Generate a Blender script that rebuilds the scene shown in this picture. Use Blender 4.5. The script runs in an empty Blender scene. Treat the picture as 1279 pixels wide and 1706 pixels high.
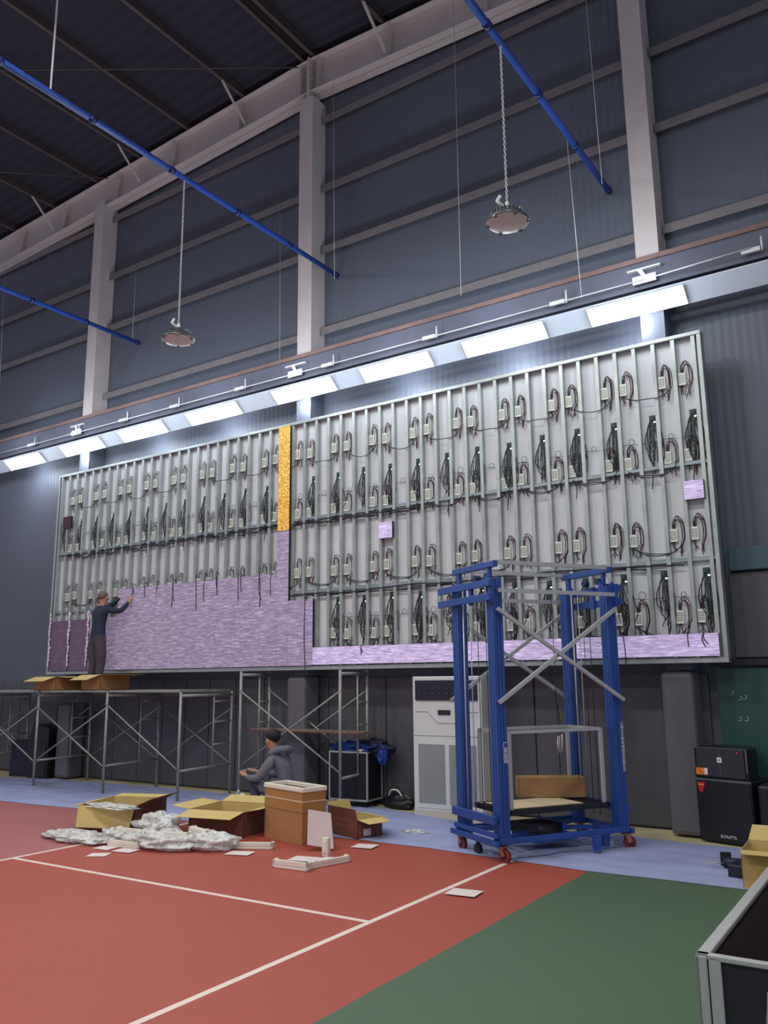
import bpy, math, random
from mathutils import Vector, Matrix, noise
random.seed(7)
PI = math.pi
SC = bpy.context.scene
COL = SC.collection

# ------------------------------------------------------------------ camera
cam_d = bpy.data.cameras.new('camera')
cam = bpy.data.objects.new('camera', cam_d)
COL.objects.link(cam)
R_ = Vector((0.82808933, 0.56050604, -0.0100524))
U_ = Vector((0.11742822, -0.15589836, 0.98076823))
F_ = Vector((-0.54815936, 0.81334413, 0.194917))
cam.matrix_world = Matrix(((R_.x, U_.x, -F_.x, 0), (R_.y, U_.y, -F_.y, 0), (R_.z, U_.z, -F_.z, 1.7), (0, 0, 0, 1)))
cam_d.sensor_fit = 'VERTICAL'
cam_d.sensor_height = 36
cam_d.lens = 1395.26 / 1706 * 36
cam_d.clip_start = .05
cam_d.clip_end = 200
SC.camera = cam
# ------------------------------------------------------------------ light and exposure
w = bpy.data.worlds.new('hall_air')
SC.world = w
w.use_nodes = True
w.node_tree.nodes['Background'].inputs[0].default_value = (0.75, 0.8, 1.0, 1)
w.node_tree.nodes['Background'].inputs[1].default_value = 0.55
SC.view_settings.view_transform = 'Standard'
SC.view_settings.look = 'None'
SC.view_settings.gamma = 1
SC.view_settings.use_curve_mapping = False
SC.view_settings.exposure = 0.0
HALL_W = 200
for lx, ly in ((-11, 3), (-6, 3), (-1, 3), (-11, -3), (-5, -3), (1, -3)):
    ld = bpy.data.lights.new('hall_lamp_light', 'AREA')
    ld.shape = 'DISK'
    ld.size = .9
    ld.energy = HALL_W
    ld.color = (1, .97, .93)
    lo = bpy.data.objects.new('hall_lamp_light', ld)
    lo.location = (lx, ly, 9.0)
    COL.objects.link(lo)
PANEL_E = 9.0        # strength of the LED light panels
ADDED_GLOW_LOW = 24.0      # added unseen lamp under each panel, imitates lens bloom on the wall
ADDED_GLOW_W = 48.0       # added unseen lamp in front of each panel, brightens the wall


# ------------------------------------------------------------------ materials
def lin(c):
    return tuple(((v / 255) / 12.92 if v / 255 <= .04045 else ((v / 255 + .055) / 1.055) ** 2.4) for v in c) + (1,)


MC = {}


def mat(name, c, rough=.6, metal=0, var=0, scale=8, bump=0, bscale=40, spec=.5, emit=None, es=0):
    if name in MC:
        return MC[name]
    m = bpy.data.materials.new(name)
    m.use_nodes = True
    nt = m.node_tree
    b = nt.nodes['Principled BSDF']
    b.inputs['Base Color'].default_value = lin(c)
    b.inputs['Roughness'].default_value = rough
    b.inputs['Metallic'].default_value = metal
    b.inputs['Specular IOR Level'].default_value = spec
    if emit:
        b.inputs['Emission Color'].default_value = lin(emit)
        b.inputs['Emission Strength'].default_value = es
    tc = nt.nodes.new('ShaderNodeTexCoord')
    if var:
        n = nt.nodes.new('ShaderNodeTexNoise')
        n.inputs['Scale'].default_value = scale
        n.inputs['Detail'].default_value = 5
        nt.links.new(tc.outputs['Object'], n.inputs['Vector'])
        r = nt.nodes.new('ShaderNodeMapRange')
        r.inputs[1].default_value = .3
        r.inputs[2].default_value = .7
        r.inputs[3].default_value = 1 - var
        r.inputs[4].default_value = 1 + var
        nt.links.new(n.outputs['Fac'], r.inputs[0])
        x = nt.nodes.new('ShaderNodeMix')
        x.data_type = 'RGBA'
        x.blend_type = 'MULTIPLY'
        x.inputs[0].default_value = 1
        x.inputs[6].default_value = lin(c)
        nt.links.new(r.outputs[0], x.inputs[7])
        nt.links.new(x.outputs[2], b.inputs['Base Color'])
    if bump:
        n = nt.nodes.new('ShaderNodeTexNoise')
        n.inputs['Scale'].default_value = bscale
        nt.links.new(tc.outputs['Object'], n.inputs['Vector'])
        bp = nt.nodes.new('ShaderNodeBump')
        bp.inputs['Strength'].default_value = bump
        bp.inputs['Distance'].default_value = .02
        nt.links.new(n.outputs['Fac'], bp.inputs['Height'])
        nt.links.new(bp.outputs[0], b.inputs['Normal'])
    MC[name] = m
    return m


def ribbed(name, c, rough, freq, strength, axis='X', dist=.01, var=.06):
    m = mat(name, c, rough, var=var, scale=.6)
    nt = m.node_tree
    b = nt.nodes['Principled BSDF']
    tc = nt.nodes.new('ShaderNodeTexCoord')
    wv = nt.nodes.new('ShaderNodeTexWave')
    wv.bands_direction = axis
    wv.inputs['Scale'].default_value = freq
    nt.links.new(tc.outputs['Object'], wv.inputs['Vector'])
    bp = nt.nodes.new('ShaderNodeBump')
    bp.inputs['Strength'].default_value = strength
    bp.inputs['Distance'].default_value = dist
    nt.links.new(wv.outputs['Fac'], bp.inputs['Height'])
    nt.links.new(bp.outputs[0], b.inputs['Normal'])
    return m


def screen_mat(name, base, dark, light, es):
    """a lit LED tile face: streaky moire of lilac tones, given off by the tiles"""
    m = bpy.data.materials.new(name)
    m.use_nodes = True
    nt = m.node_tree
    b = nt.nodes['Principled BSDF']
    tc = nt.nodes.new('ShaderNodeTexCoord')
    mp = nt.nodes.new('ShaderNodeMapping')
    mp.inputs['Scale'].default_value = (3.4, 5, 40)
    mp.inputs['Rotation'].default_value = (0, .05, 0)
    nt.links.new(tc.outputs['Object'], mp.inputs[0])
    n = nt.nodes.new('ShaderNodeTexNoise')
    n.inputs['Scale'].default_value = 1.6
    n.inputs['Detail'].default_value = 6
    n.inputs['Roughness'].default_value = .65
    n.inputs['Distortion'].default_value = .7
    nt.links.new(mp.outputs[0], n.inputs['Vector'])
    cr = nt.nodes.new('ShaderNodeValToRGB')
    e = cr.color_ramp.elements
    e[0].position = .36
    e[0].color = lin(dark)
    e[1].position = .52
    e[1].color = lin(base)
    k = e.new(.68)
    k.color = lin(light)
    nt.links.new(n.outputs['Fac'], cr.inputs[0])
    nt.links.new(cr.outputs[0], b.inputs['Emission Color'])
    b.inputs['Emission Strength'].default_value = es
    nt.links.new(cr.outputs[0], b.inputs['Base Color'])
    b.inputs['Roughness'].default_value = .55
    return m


M_wall = ribbed('clad_wall', (90, 95, 107), .55, 3.2, .35)
M_girt = mat('girt', (118, 112, 112), .55, var=.1)
M_ceil = ribbed('roof_sheet', (46, 43, 56), .8, 1.2, .5, 'Y', .03)
M_purl = mat('purlin', (84, 74, 72), .6, var=.15)
M_white = mat('beam_paint', (196, 186, 182), .5, var=.05, scale=3)
M_pipe = mat('blue_pipe', (34, 70, 150), .4, var=.1)
M_fasc = mat('fascia', (84, 86, 100), .6, var=.08, scale=2)
M_red = mat('primer', (118, 94, 88), .7, var=.12)
M_trough = mat('trough', (205, 215, 225), .5)
M_cond = mat('conduit', (205, 205, 205), .4)
M_galv = mat('galvanised', (172, 178, 174), .36, .6, var=.12, scale=5)
M_galv2 = mat('galvanised_rail', (150, 160, 162), .4, .6, var=.12, scale=5)
M_back = mat('backing', (212, 214, 216), .7, var=.04, scale=1.5)
M_blk = mat('black_cable', (28, 30, 32), .5)
M_gry = mat('grey_cable', (74, 84, 84), .5)
M_redc = mat('red_cable', (110, 28, 40), .5)
M_psu = mat('psu_case', (238, 240, 226), .4)
M_psu2 = mat('psu_mesh', (150, 156, 146), .4, .4)
M_pcb = mat('pcb', (22, 74, 58), .5)
M_led = mat('board_light', (240, 255, 250), .4, emit=(230, 255, 245), es=1.5)
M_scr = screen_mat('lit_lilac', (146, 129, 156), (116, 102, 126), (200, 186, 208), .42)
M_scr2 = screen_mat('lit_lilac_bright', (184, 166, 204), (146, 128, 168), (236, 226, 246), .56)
M_dpur = screen_mat('dim_purple', (104, 80, 106), (88, 66, 90), (128, 104, 130), .12)
M_dred = mat('dim_red', (66, 26, 40), .5)
M_edge = mat('module_edge', (24, 24, 32), .6)
M_film = mat('film', (222, 210, 222), .35, bump=.8, bscale=60)
M_scaf = mat('scaffold_steel', (150, 150, 142), .42, .25, var=.15, scale=12)
M_plank = mat('plank', (124, 108, 92), .8, var=.2, scale=6)
M_rust = mat('rust', (116, 60, 44), .85, var=.2)
M_card = mat('cardboard', (166, 120, 70), .85, var=.06, scale=4)
M_cardi = mat('cardboard_inner', (202, 178, 112), .85, var=.05, scale=4)
M_cardd = mat('cardboard_brown', (120, 74, 58), .85, var=.08, scale=4)
M_tape = mat('tape', (214, 184, 150), .3)
M_label = mat('paper_label', (214, 206, 204), .6)
M_blue = mat('lift_blue', (36, 74, 146), .4, var=.08, scale=3)
M_blued = mat('lift_groove', (10, 30, 84), .4)
M_alu = mat('aluminium', (186, 186, 184), .35, .35)
M_dark = mat('dark_steel', (38, 38, 44), .5, .3)
M_whl = mat('red_wheel', (128, 38, 44), .4)
M_rub = mat('black_rubber', (24, 24, 26), .7)
M_fork = mat('caster_fork', (168, 120, 104), .4, .5)
M_ac = mat('ac_white', (214, 214, 210), .4)
M_acd = mat('ac_dark', (26, 28, 40), .35)
M_slot = mat('ac_slot', (96, 100, 98), .6)
M_pad = mat('pad_vinyl', (82, 80, 84), .5, var=.07, scale=.8)
M_pad2 = mat('column_pad_vinyl', (98, 96, 100), .5, var=.05, scale=.8)
M_spk = mat('speaker_black', (24, 23, 28), .45)
M_spkg = mat('speaker_grille', (44, 42, 48), .5, bump=.3, bscale=300)
M_trim = mat('speaker_trim', (120, 122, 126), .3, .5)
M_navyb = mat('navy_speaker', (22, 24, 46), .5)
M_org = mat('orange_sticker', (232, 130, 40), .5, var=.5, scale=40)
M_rst = mat('red_sticker', (200, 36, 34), .5)
M_yel = mat('yellow_print', (240, 170, 60), .5)
M_wht = mat('white_print', (225, 225, 228), .5)
M_green = mat('green_board', (28, 74, 64), .45, var=.1, scale=1.2)
M_teal = mat('teal_beam', (60, 88, 98), .45, var=.08, scale=2)
M_chalk = mat('chalk', (205, 215, 190), .9)
M_tarp = mat('tarp', (154, 162, 200), .65, var=.10, scale=2.2, bump=.7, bscale=2.6)
M_concrete = mat('floor_beige', (196, 184, 140), .6, var=.08, scale=1.5)
M_cred = mat('court_red', (166, 80, 62), .55, var=.03, scale=.8, spec=.3)
M_cmar = mat('court_maroon', (166, 102, 100), .55, var=.03, scale=.8, spec=.3)
M_cgrn = mat('court_green', (78, 102, 76), .55, var=.03, scale=.8, spec=.3)
M_line = mat('line_white', (226, 212, 194), .6)
M_paper = mat('paper', (222, 208, 202), .8)
M_foam = mat('foam', (226, 218, 202), .8)
M_skin = mat('skin', (190, 134, 108), .55)
M_navy = mat('navy_sweater', (40, 48, 68), .9, var=.1, scale=20)
M_trou = mat('grey_trousers', (72, 64, 76), .9, var=.1, scale=10)
M_hair = mat('dark_hair', (22, 20, 22), .7)
M_ghair = mat('cropped_hair', (108, 92, 88), .9, var=.15, scale=60)
M_hood = mat('grey_hoodie', (112, 112, 120), .95, var=.18, scale=30)
M_glove = mat('yellow_glove', (188, 150, 84), .8)
M_shoe = mat('shoe', (30, 30, 34), .7)
M_jack = mat('blue_jacket', (26, 62, 140), .6, bump=.5, bscale=12)
M_jackd = mat('navy_lining', (18, 22, 48), .7, bump=.5, bscale=12)
M_clear = mat('bag_tie', (200, 200, 205), .3)
M_lens = mat('lamp_lens', (222, 214, 210), .35)
M_lampb = mat('lamp_body', (92, 98, 98), .4, .5)
M_case = mat('case_black', (30, 28, 34), .7, var=.1)
M_casei = mat('case_inside', (62, 46, 38), .8, var=.2)
M_emb = mat('emblem_grey', (150, 160, 160), .5)


def led_panel_mat():
    m = bpy.data.materials.new('panel_diffuser')
    m.use_nodes = True
    b = m.node_tree.nodes['Principled BSDF']
    b.inputs['Base Color'].default_value = (.9, .9, .9, 1)
    b.inputs['Emission Color'].default_value = (.93, .97, 1, 1)
    b.inputs['Emission Strength'].default_value = PANEL_E
    return m


def gold_mat():
    m = bpy.data.materials.new('lit_gold')
    m.use_nodes = True
    nt = m.node_tree
    b = nt.nodes['Principled BSDF']
    tc = nt.nodes.new('ShaderNodeTexCoord')
    v = nt.nodes.new('ShaderNodeTexVoronoi')
    v.inputs['Scale'].default_value = 38
    nt.links.new(tc.outputs['Object'], v.inputs['Vector'])
    n = nt.nodes.new('ShaderNodeTexNoise')
    n.inputs['Scale'].default_value = 5
    n.inputs['Detail'].default_value = 8
    n.inputs['Roughness'].default_value = .8
    nt.links.new(tc.outputs['Object'], n.inputs['Vector'])
    mx = nt.nodes.new('ShaderNodeMath')
    mx.operation = 'MULTIPLY'
    nt.links.new(v.outputs['Distance'], mx.inputs[0])
    nt.links.new(n.outputs['Fac'], mx.inputs[1])
    cr = nt.nodes.new('ShaderNodeValToRGB')
    e = cr.color_ramp.elements
    e[0].position = .06
    e[0].color = lin((255, 224, 140))
    e[1].position = .5
    e[1].color = lin((160, 118, 48))
    k = e.new(.18)
    k.color = lin((206, 156, 52))
    nt.links.new(mx.outputs[0], cr.inputs[0])
    nt.links.new(cr.outputs[0], b.inputs['Emission Color'])
    nt.links.new(cr.outputs[0], b.inputs['Base Color'])
    b.inputs['Emission Strength'].default_value = .5
    return m


def plastic_mat():
    m = bpy.data.materials.new('clear_wrap')
    m.use_nodes = True
    nt = m.node_tree
    b = nt.nodes['Principled BSDF']
    b.inputs['Base Color'].default_value = lin((236, 236, 230))
    b.inputs['Roughness'].default_value = .3
    b.inputs['Specular IOR Level'].default_value = .7
    b.inputs['Subsurface Weight'].default_value = .15
    tc = nt.nodes.new('ShaderNodeTexCoord')
    v = nt.nodes.new('ShaderNodeTexVoronoi')
    v.feature = 'DISTANCE_TO_EDGE'
    v.inputs['Scale'].default_value = 9
    n = nt.nodes.new('ShaderNodeTexNoise')
    n.inputs['Scale'].default_value = 6
    n.inputs['Detail'].default_value = 3
    n.inputs['Distortion'].default_value = 1.5
    nt.links.new(tc.outputs['Object'], n.inputs['Vector'])
    ad = nt.nodes.new('ShaderNodeVectorMath')
    ad.operation = 'MULTIPLY_ADD'
    ad.inputs[1].default_value = (.25, .25, .25)
    nt.links.new(n.outputs['Color'], ad.inputs[0])
    nt.links.new(tc.outputs['Object'], ad.inputs[2])
    nt.links.new(ad.outputs[0], v.inputs['Vector'])
    r = nt.nodes.new('ShaderNodeMapRange')
    r.inputs[1].default_value = 0
    r.inputs[2].default_value = .25
    r.inputs[3].default_value = .9
    r.inputs[4].default_value = .4
    nt.links.new(v.outputs['Distance'], r.inputs[0])
    nt.links.new(r.outputs[0], b.inputs['Alpha'])
    bp = nt.nodes.new('ShaderNodeBump')
    bp.inputs['Strength'].default_value = .5
    bp.inputs['Distance'].default_value = .03
    bp.invert = True
    nt.links.new(v.outputs['Distance'], bp.inputs['Height'])
    nt.links.new(bp.outputs[0], b.inputs['Normal'])
    m.surface_render_method = 'DITHERED'
    return m


M_panel = led_panel_mat()
M_gold = gold_mat()
M_wrap = plastic_mat()


# ------------------------------------------------------------------ mesh building
class MB:
    def __init__(s):
        s.v = []
        s.f = []
        s.m = []
        s.sm = []

    def add(s, vs, fs, m=0, smooth=False):
        o = len(s.v)
        s.v += [tuple(v) for v in vs]
        for f in fs:
            s.f.append([o + i for i in f])
            s.m.append(m)
            s.sm.append(smooth)
        return s

    def box(s, x0, x1, y0, y1, z0, z1, m=0):
        return s.add([(x0, y0, z0), (x1, y0, z0), (x1, y1, z0), (x0, y1, z0), (x0, y0, z1), (x1, y0, z1), (x1, y1, z1), (x0, y1, z1)],
                     [(0, 3, 2, 1), (4, 5, 6, 7), (0, 1, 5, 4), (1, 2, 6, 5), (2, 3, 7, 6), (3, 0, 4, 7)], m)

    def cbox(s, c, d, rot=None, m=0):
        R = rot or Matrix.Identity(3)
        vs = []
        for k in ((-1, -1, -1), (1, -1, -1), (1, 1, -1), (-1, 1, -1), (-1, -1, 1), (1, -1, 1), (1, 1, 1), (-1, 1, 1)):
            vs.append(Vector(c) + R @ Vector((k[0] * d[0] / 2, k[1] * d[1] / 2, k[2] * d[2] / 2)))
        return s.add(vs, [(0, 3, 2, 1), (4, 5, 6, 7), (0, 1, 5, 4), (1, 2, 6, 5), (2, 3, 7, 6), (3, 0, 4, 7)], m)

    def bar(s, p, q, w, h=None, m=0, up=(0, 0, 1)):
        p, q = Vector(p), Vector(q)
        h = h or w
        d = (q - p)
        L = d.length
        d.normalize()
        u = Vector(up)
        if abs(d.dot(u)) > .98:
            u = Vector((0, 1, 0))
        sdir = d.cross(u).normalized()
        u = sdir.cross(d)
        R = Matrix((d, sdir, u)).transposed()
        return s.cbox((p + q) / 2, (L, w, h), R, m)

    def tube(s, pts, r, n=8, m=0, cap=True):
        pts = [Vector(p) for p in pts]
        k = len(pts)
        rs = r if isinstance(r, (list, tuple)) else [r] * k
        t = (pts[1] - pts[0]).normalized()
        a = Vector((0, 0, 1)) if abs(t.z) < .9 else Vector((1, 0, 0))
        nrm = t.cross(a).normalized()
        vs = []
        for i in range(k):
            if i == 0:
                t = pts[1] - pts[0]
            elif i == k - 1:
                t = pts[-1] - pts[-2]
            else:
                t = (pts[i + 1] - pts[i]).normalized() + (pts[i] - pts[i - 1]).normalized()
            if t.length < 1e-9:
                t = Vector((0, 0, 1))
            t.normalize()
            nrm = nrm - t * nrm.dot(t)
            if nrm.length < 1e-6:
                nrm = t.orthogonal()
            nrm.normalize()
            b = t.cross(nrm)
            for j in range(n):
                an = 2 * PI * j / n
                vs.append(pts[i] + (nrm * math.cos(an) + b * math.sin(an)) * rs[i])
        fs = [(i * n + j, i * n + (j + 1) % n, (i + 1) * n + (j + 1) % n, (i + 1) * n + j) for i in range(k - 1) for j in range(n)]
        s.add(vs, fs, m, True)
        if cap:
            o = len(s.v) - len(vs)
            s.f.append([o + j for j in range(n)][::-1])
            s.f.append([o + (k - 1) * n + j for j in range(n)])
            s.m += [m, m]
            s.sm += [False, False]
        return s

    def lathe(s, c, prof, n=32, m=0, axis=None, smooth=True):
        R = axis or Matrix.Identity(3)
        vs = []
        for r, z in prof:
            for j in range(n):
                an = 2 * PI * j / n
                vs.append(Vector(c) + R @ Vector((r * math.cos(an), r * math.sin(an), z)))
        k = len(prof)
        fs = [(i * n + j, i * n + (j + 1) % n, (i + 1) * n + (j + 1) % n, (i + 1) * n + j) for i in range(k - 1) for j in range(n)]
        return s.add(vs, fs, m, smooth)

    def prism(s, poly, d, m=0):
        """poly: planar 3D points, d: extrusion vector"""
        n = len(poly)
        d = Vector(d)
        vs = [Vector(p) for p in poly] + [Vector(p) + d for p in poly]
        fs = [tuple(range(n))[::-1], tuple(range(n, 2 * n))] + [(i, (i + 1) % n, n + (i + 1) % n, n + i) for i in range(n)]
        return s.add(vs, fs, m)

    def sphere(s, c, r, m=0, n=14, k=9):
        rx, ry, rz = r if isinstance(r, (list, tuple)) else (r, r, r)
        vs = []
        for i in range(k + 1):
            th = PI * i / k
            for j in range(n):
                an = 2 * PI * j / n
                vs.append((c[0] + rx * math.sin(th) * math.cos(an), c[1] + ry * math.sin(th) * math.sin(an), c[2] + rz * math.cos(th)))
        fs = [(i * n + j, (i + 1) * n + j, (i + 1) * n + (j + 1) % n, i * n + (j + 1) % n) for i in range(k) for j in range(n)]
        return s.add(vs, fs, m, True)

    def mesh(s, name, mats):
        me = bpy.data.meshes.new(name)
        me.from_pydata(s.v, [], s.f)
        for m in (mats if isinstance(mats, (list, tuple)) else [mats]):
            me.materials.append(m)
        me.polygons.foreach_set('material_index', s.m)
        me.polygons.foreach_set('use_smooth', s.sm)
        me.update()
        return me


def tag(o, label=None, cat=None, group=None, kind=None):
    if label:
        o['label'] = label
    if cat:
        o['category'] = cat
    if group:
        o['group'] = group
    if kind:
        o['kind'] = kind
    return o


def obj(name, mb, mats, parent=None, bev=0, label=None, cat=None, group=None, kind=None):
    me = mb if isinstance(mb, bpy.types.Mesh) else mb.mesh(name, mats)
    o = bpy.data.objects.new(name, me)
    COL.objects.link(o)
    if parent:
        o.parent = parent
    if bev:
        b = o.modifiers.new('bevel', 'BEVEL')
        b.width = bev
        b.segments = 2
        b.limit_method = 'ANGLE'
    return tag(o, label, cat, group, kind)


def thing(name, loc, label, cat, group=None, rz=0):
    o = bpy.data.objects.new(name, None)
    o.location = loc
    o.rotation_euler = (0, 0, rz)
    COL.objects.link(o)
    return tag(o, label, cat, group)


def copy_tree(o, parent=None):
    c = o.copy()
    COL.objects.link(c)
    c.parent = parent
    for ch in [x for x in o.children]:
        copy_tree(ch, c)
    return c


def struct(name, mb, mats, parent=None, bev=0):
    return obj(name, mb, mats, parent, bev, kind='structure')


def smooth_curve(pts, n=6):
    """Catmull-Rom through points"""
    P = [Vector(p) for p in pts]
    out = []
    for i in range(len(P) - 1):
        a = P[max(i - 1, 0)]
        b = P[i]
        c = P[i + 1]
        d = P[min(i + 2, len(P) - 1)]
        for k in range(n):
            t = k / n
            out.append(.5 * ((2 * b) + (c - a) * t + (2 * a - 5 * b + 4 * c - d) * t * t + (3 * b - a - 3 * c + d) * t ** 3))
    out.append(P[-1])
    return out


def text_part(body, size, M, material, parent, name='lettering', label=None, vertical=False):
    cu = bpy.data.curves.new(name, 'FONT')
    cu.body = '\n'.join(body) if vertical else body
    cu.size = size
    cu.align_x = 'CENTER'
    cu.align_y = 'CENTER'
    cu.space_line = .95
    cu.extrude = .001
    t = bpy.data.objects.new(name, cu)
    COL.objects.link(t)
    dg = bpy.context.evaluated_depsgraph_get()
    me = bpy.data.meshes.new_from_object(t.evaluated_get(dg))
    bpy.data.objects.remove(t)
    me.transform(M)
    me.materials.clear()
    me.materials.append(material)
    o = bpy.data.objects.new(name, me)
    COL.objects.link(o)
    o.parent = parent
    return tag(o, label)


ORD = ['first', 'second', 'third', 'fourth', 'fifth', 'sixth', 'seventh', 'eighth', 'ninth', 'tenth', 'eleventh', 'twelfth', 'thirteenth',
       'fourteenth', 'fifteenth', 'sixteenth', 'seventeenth', 'eighteenth', 'nineteenth', 'twentieth'] + \
      ['twenty-' + s for s in ('first', 'second', 'third', 'fourth', 'fifth', 'sixth', 'seventh', 'eighth', 'ninth')] + ['thirtieth'] + \
      ['thirty-' + s for s in ('first', 'second', 'third', 'fourth', 'fifth', 'sixth', 'seventh', 'eighth', 'ninth')]

# ================================================================== SETTING
YW = 10.05       # wall plane
fl = struct('floor', MB().box(-24, 8, -8, 13, -.1, 0), M_concrete)
ct = .0116
E_ = Vector((math.cos(ct), math.sin(ct), 0))
G_ = Vector((-math.sin(ct), math.cos(ct), 0))


def cpt(a, b, z):
    p = E_ * a + G_ * b
    return (p.x, p.y, z)


def cquad(a0, a1, b0, b1, z, t=.002):
    return MB().prism([cpt(a0, b0, z), cpt(a1, b0, z), cpt(a1, b1, z), cpt(a0, b1, z)], (0, 0, t))


L0, L1, LG, CR = -7.879, -3.6255, -2.862, 5.279
struct('court_maroon', cquad(-22, L0, -7, 8.3, .001), M_cmar, fl)
struct('court_red', cquad(L0, LG, -7, 8.3, .001), M_cred, fl)
struct('court_green', cquad(LG, 7, -7, 8.3, .001), M_cgrn, fl)
struct('court_line', cquad(L0 - .025, L0 + .025, -7, 8.3, .0035, .001), M_line, fl)
struct('court_line', cquad(L1 - .025, L1 + .025, -7, 8.3, .0035, .001), M_line, fl)
struct('court_line', cquad(L0 + .025, L1 - .025, CR - .025, CR + .025, .0035, .001), M_line, fl)
struct('court_line', cquad(-15, -11.75, 7.38, 7.43, .0035, .001), M_line, fl)

struct('wall_back', MB().box(-24, 8, YW, YW + .15, 0, 13.2), M_wall)
# roof: two shallow slopes, ridge over the middle column
XR = -8.0


def zr(x):
    return 12.27 - .05 * abs(x - XR)


cm = MB()
for xa, xb in ((-24, XR), (XR, 8)):
    cm.prism([(xa, -8, zr(xa)), (xb, -8, zr(xb)), (xb, -8, zr(xb) + .1), (xa, -8, zr(xa) + .1)], (0, 18.3, 0))
struct('ceiling', cm, M_ceil)

# girts on the wall
n = 0
for z in (7.22, 8.64, 9.75, 11.03):
    for xa, xb in ((-22, -13.62), (-13.32, -8.2), (-7.88, -2.76), (-2.44, 6)):
        n += 1
        g = MB().box(xa, xb, YW - .12, YW - .002, z - .01, z + .012).box(xa, xb, YW - .13, YW - .115, z - .11, z + .012)
        struct('trim_%d' % n, g, M_girt)

# steel columns
for x, nm in ((-13.6, 'white steel column left of the middle one, farthest from the right edge'), (-8.175, 'middle white steel column, under the ridge joint of the roof beam'),
              (-2.735, 'right white steel column, cut off by the top of the picture')):
    t = thing('steel_column', (x, 9.7, 0), nm, 'column')
    for nm_, za, zb, mt in (('column_shaft', 6.5, 11.35, M_white), ('column_foot', 1.76, 6.5, mat('foot_dimmed', (80, 84, 98), .5))):  # shade put into the colour: lower shaft darkened against the added lamps
        m = MB().box(0, .28, 0, .014, za, zb).box(0, .28, .33, .344, za, zb).box(.262, .276, .014, .33, za, zb).box(.004, .018, .014, .33, za, zb)
        obj(nm_, m, mt, t)
    m = MB().box(-.06, .34, -.22, -.16, 6.5, 6.52).box(.0, .28, -.22, -.2, 6.32, 6.42).prism([(.06, -.21, 6.5), (.12, -.21, 6.5), (.2, -.21, 6.34), (.16, -.21, 6.34)], (0, .02, 0))
    obj('bracket', m, M_cond, t)

# roof beam (rafter) over the columns
rb = thing('roof_beam', (XR, 9.85, 11.4), 'white steel roof beam running up to a bolted ridge joint above the middle column', 'beam')
for sgn, nm in ((-1, 'left'), (1, 'right')):
    m = MB()
    L = 9.6 * sgn
    b0, t0 = 11.46, 12.08
    b1, t1 = 11.46 - .05 * 9.6, 12.08 - .05 * 9.6

    def pt(f, y, z0, z1):
        return (XR + L * f, y, z0 + (z1 - z0) * f)
    w0 = [(XR, 9.85, b0), (XR + L, 9.85, b1), (XR + L, 9.85, t1), (XR, 9.85, t0)]
    m.prism([(p[0] - XR, -.006, p[2] - 11.4) for p in w0], (0, .012, 0))
    for (za, zb) in ((b0, b1), (t0, t1)):
        m.prism([(0, -.14, za - 11.4), (L, -.14, zb - 11.4), (L, -.14, zb - 11.385), (0, -.14, za - 11.385)], (0, .28, 0))
    for f in (.02, .17, .35, .52, .7, .86):
        x = L * f
        m.box(x - .005, x + .005, -.13, .13, b0 - 11.4 + (b1 - b0) * f, t0 - 11.4 + (t1 - t0) * f)
    obj('girder', m, M_white, rb)
m = MB().box(-.02, .02, -.15, .15, -.08, .72)
for k in range(5):
    for yy in (-.09, .09):
        m.box(-.05, .05, yy - .015, yy + .015, .02 + k * .14, .05 + k * .14)
obj('joint_plate', m, M_white, rb)

# purlins
px = [-20.9, -19.45, -18.0, -16.55, -15.1, -13.65, -12.35, -10.98, -9.55, -8.15, -7.93, -6.5, -5.05, -3.6, -2.15, -.7, .75]
for i, x in enumerate(px):
    z = zr(x) - .006
    m = MB().box(-.03, .03, -15.9, 2.1, -.004, 0).box(-.03, -.024, -15.9, 2.1, -.12, 0).box(-.03, .03, -15.9, 2.1, -.126, -.12).box(.024, .03, -15.9, 2.1, -.12, -.1)
    o = obj('roof_purlin', m, M_purl, None, label='thin brown roof purlin, %s from the left of those under the ceiling' % ORD[i], cat='purlin', group='roof purlins')
    o.location = (x, 7.9, z)
k = 0
for x in (-15.1, -12.35, -9.55, -6.5):
    k += 1
    f = abs(x - XR)
    a = Vector((x, 9.2, zr(x) - .12))
    b = Vector((x + .06, 9.84, 11.48 - .05 * f))
    obj('knee_brace', MB().bar(a, b, .05, .006).bar(a, b, .006, .05), M_white, None,
        label='short slanting brace from purlin to roof beam, %s from the left' % ORD[k - 1], cat='brace', group='knee braces of the roof beam')
for a, b, l in (((-13.0, 6.2, 11.84), (-8.2, 9.68, 12.0), 'thin roof bracing rod ending at the ridge joint of the beam'),
                ((-18, 5.2, 11.6), (-13.2, 9.68, 11.75), 'thin roof bracing rod ending above the left column')):
    obj('bracing_rod', MB().tube([a, b], .012, 6), M_purl, None, label=l, cat='rod')

# blue pipes
for x, z, ye, l in ((-7.6, 8.1, 10.0, 'blue pipe running to the wall, in the middle of the three'),
                    (-3.1, 7.97, 10.0, 'blue pipe running to the wall, nearest the right column'),
                    (-12.4, 8.1, 10.0, 'blue pipe running to the wall, leftmost of the three')):
    m = MB().tube([(0, -14, 0), (0, 0, 0)], .038, 12)
    t = obj('sprinkler_pipe', m, M_pipe, None, label=l, cat='pipe')
    t.location = (x, ye, z)
    for yy in (-9.5, -8.2, -7, -5.86, -4.7, -3.5, -2.3, -1.2, -.05):
        obj('coupling', MB().tube([(0, yy - .04, 0), (0, yy + .04, 0)], .046, 12), M_blued, t)


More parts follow.
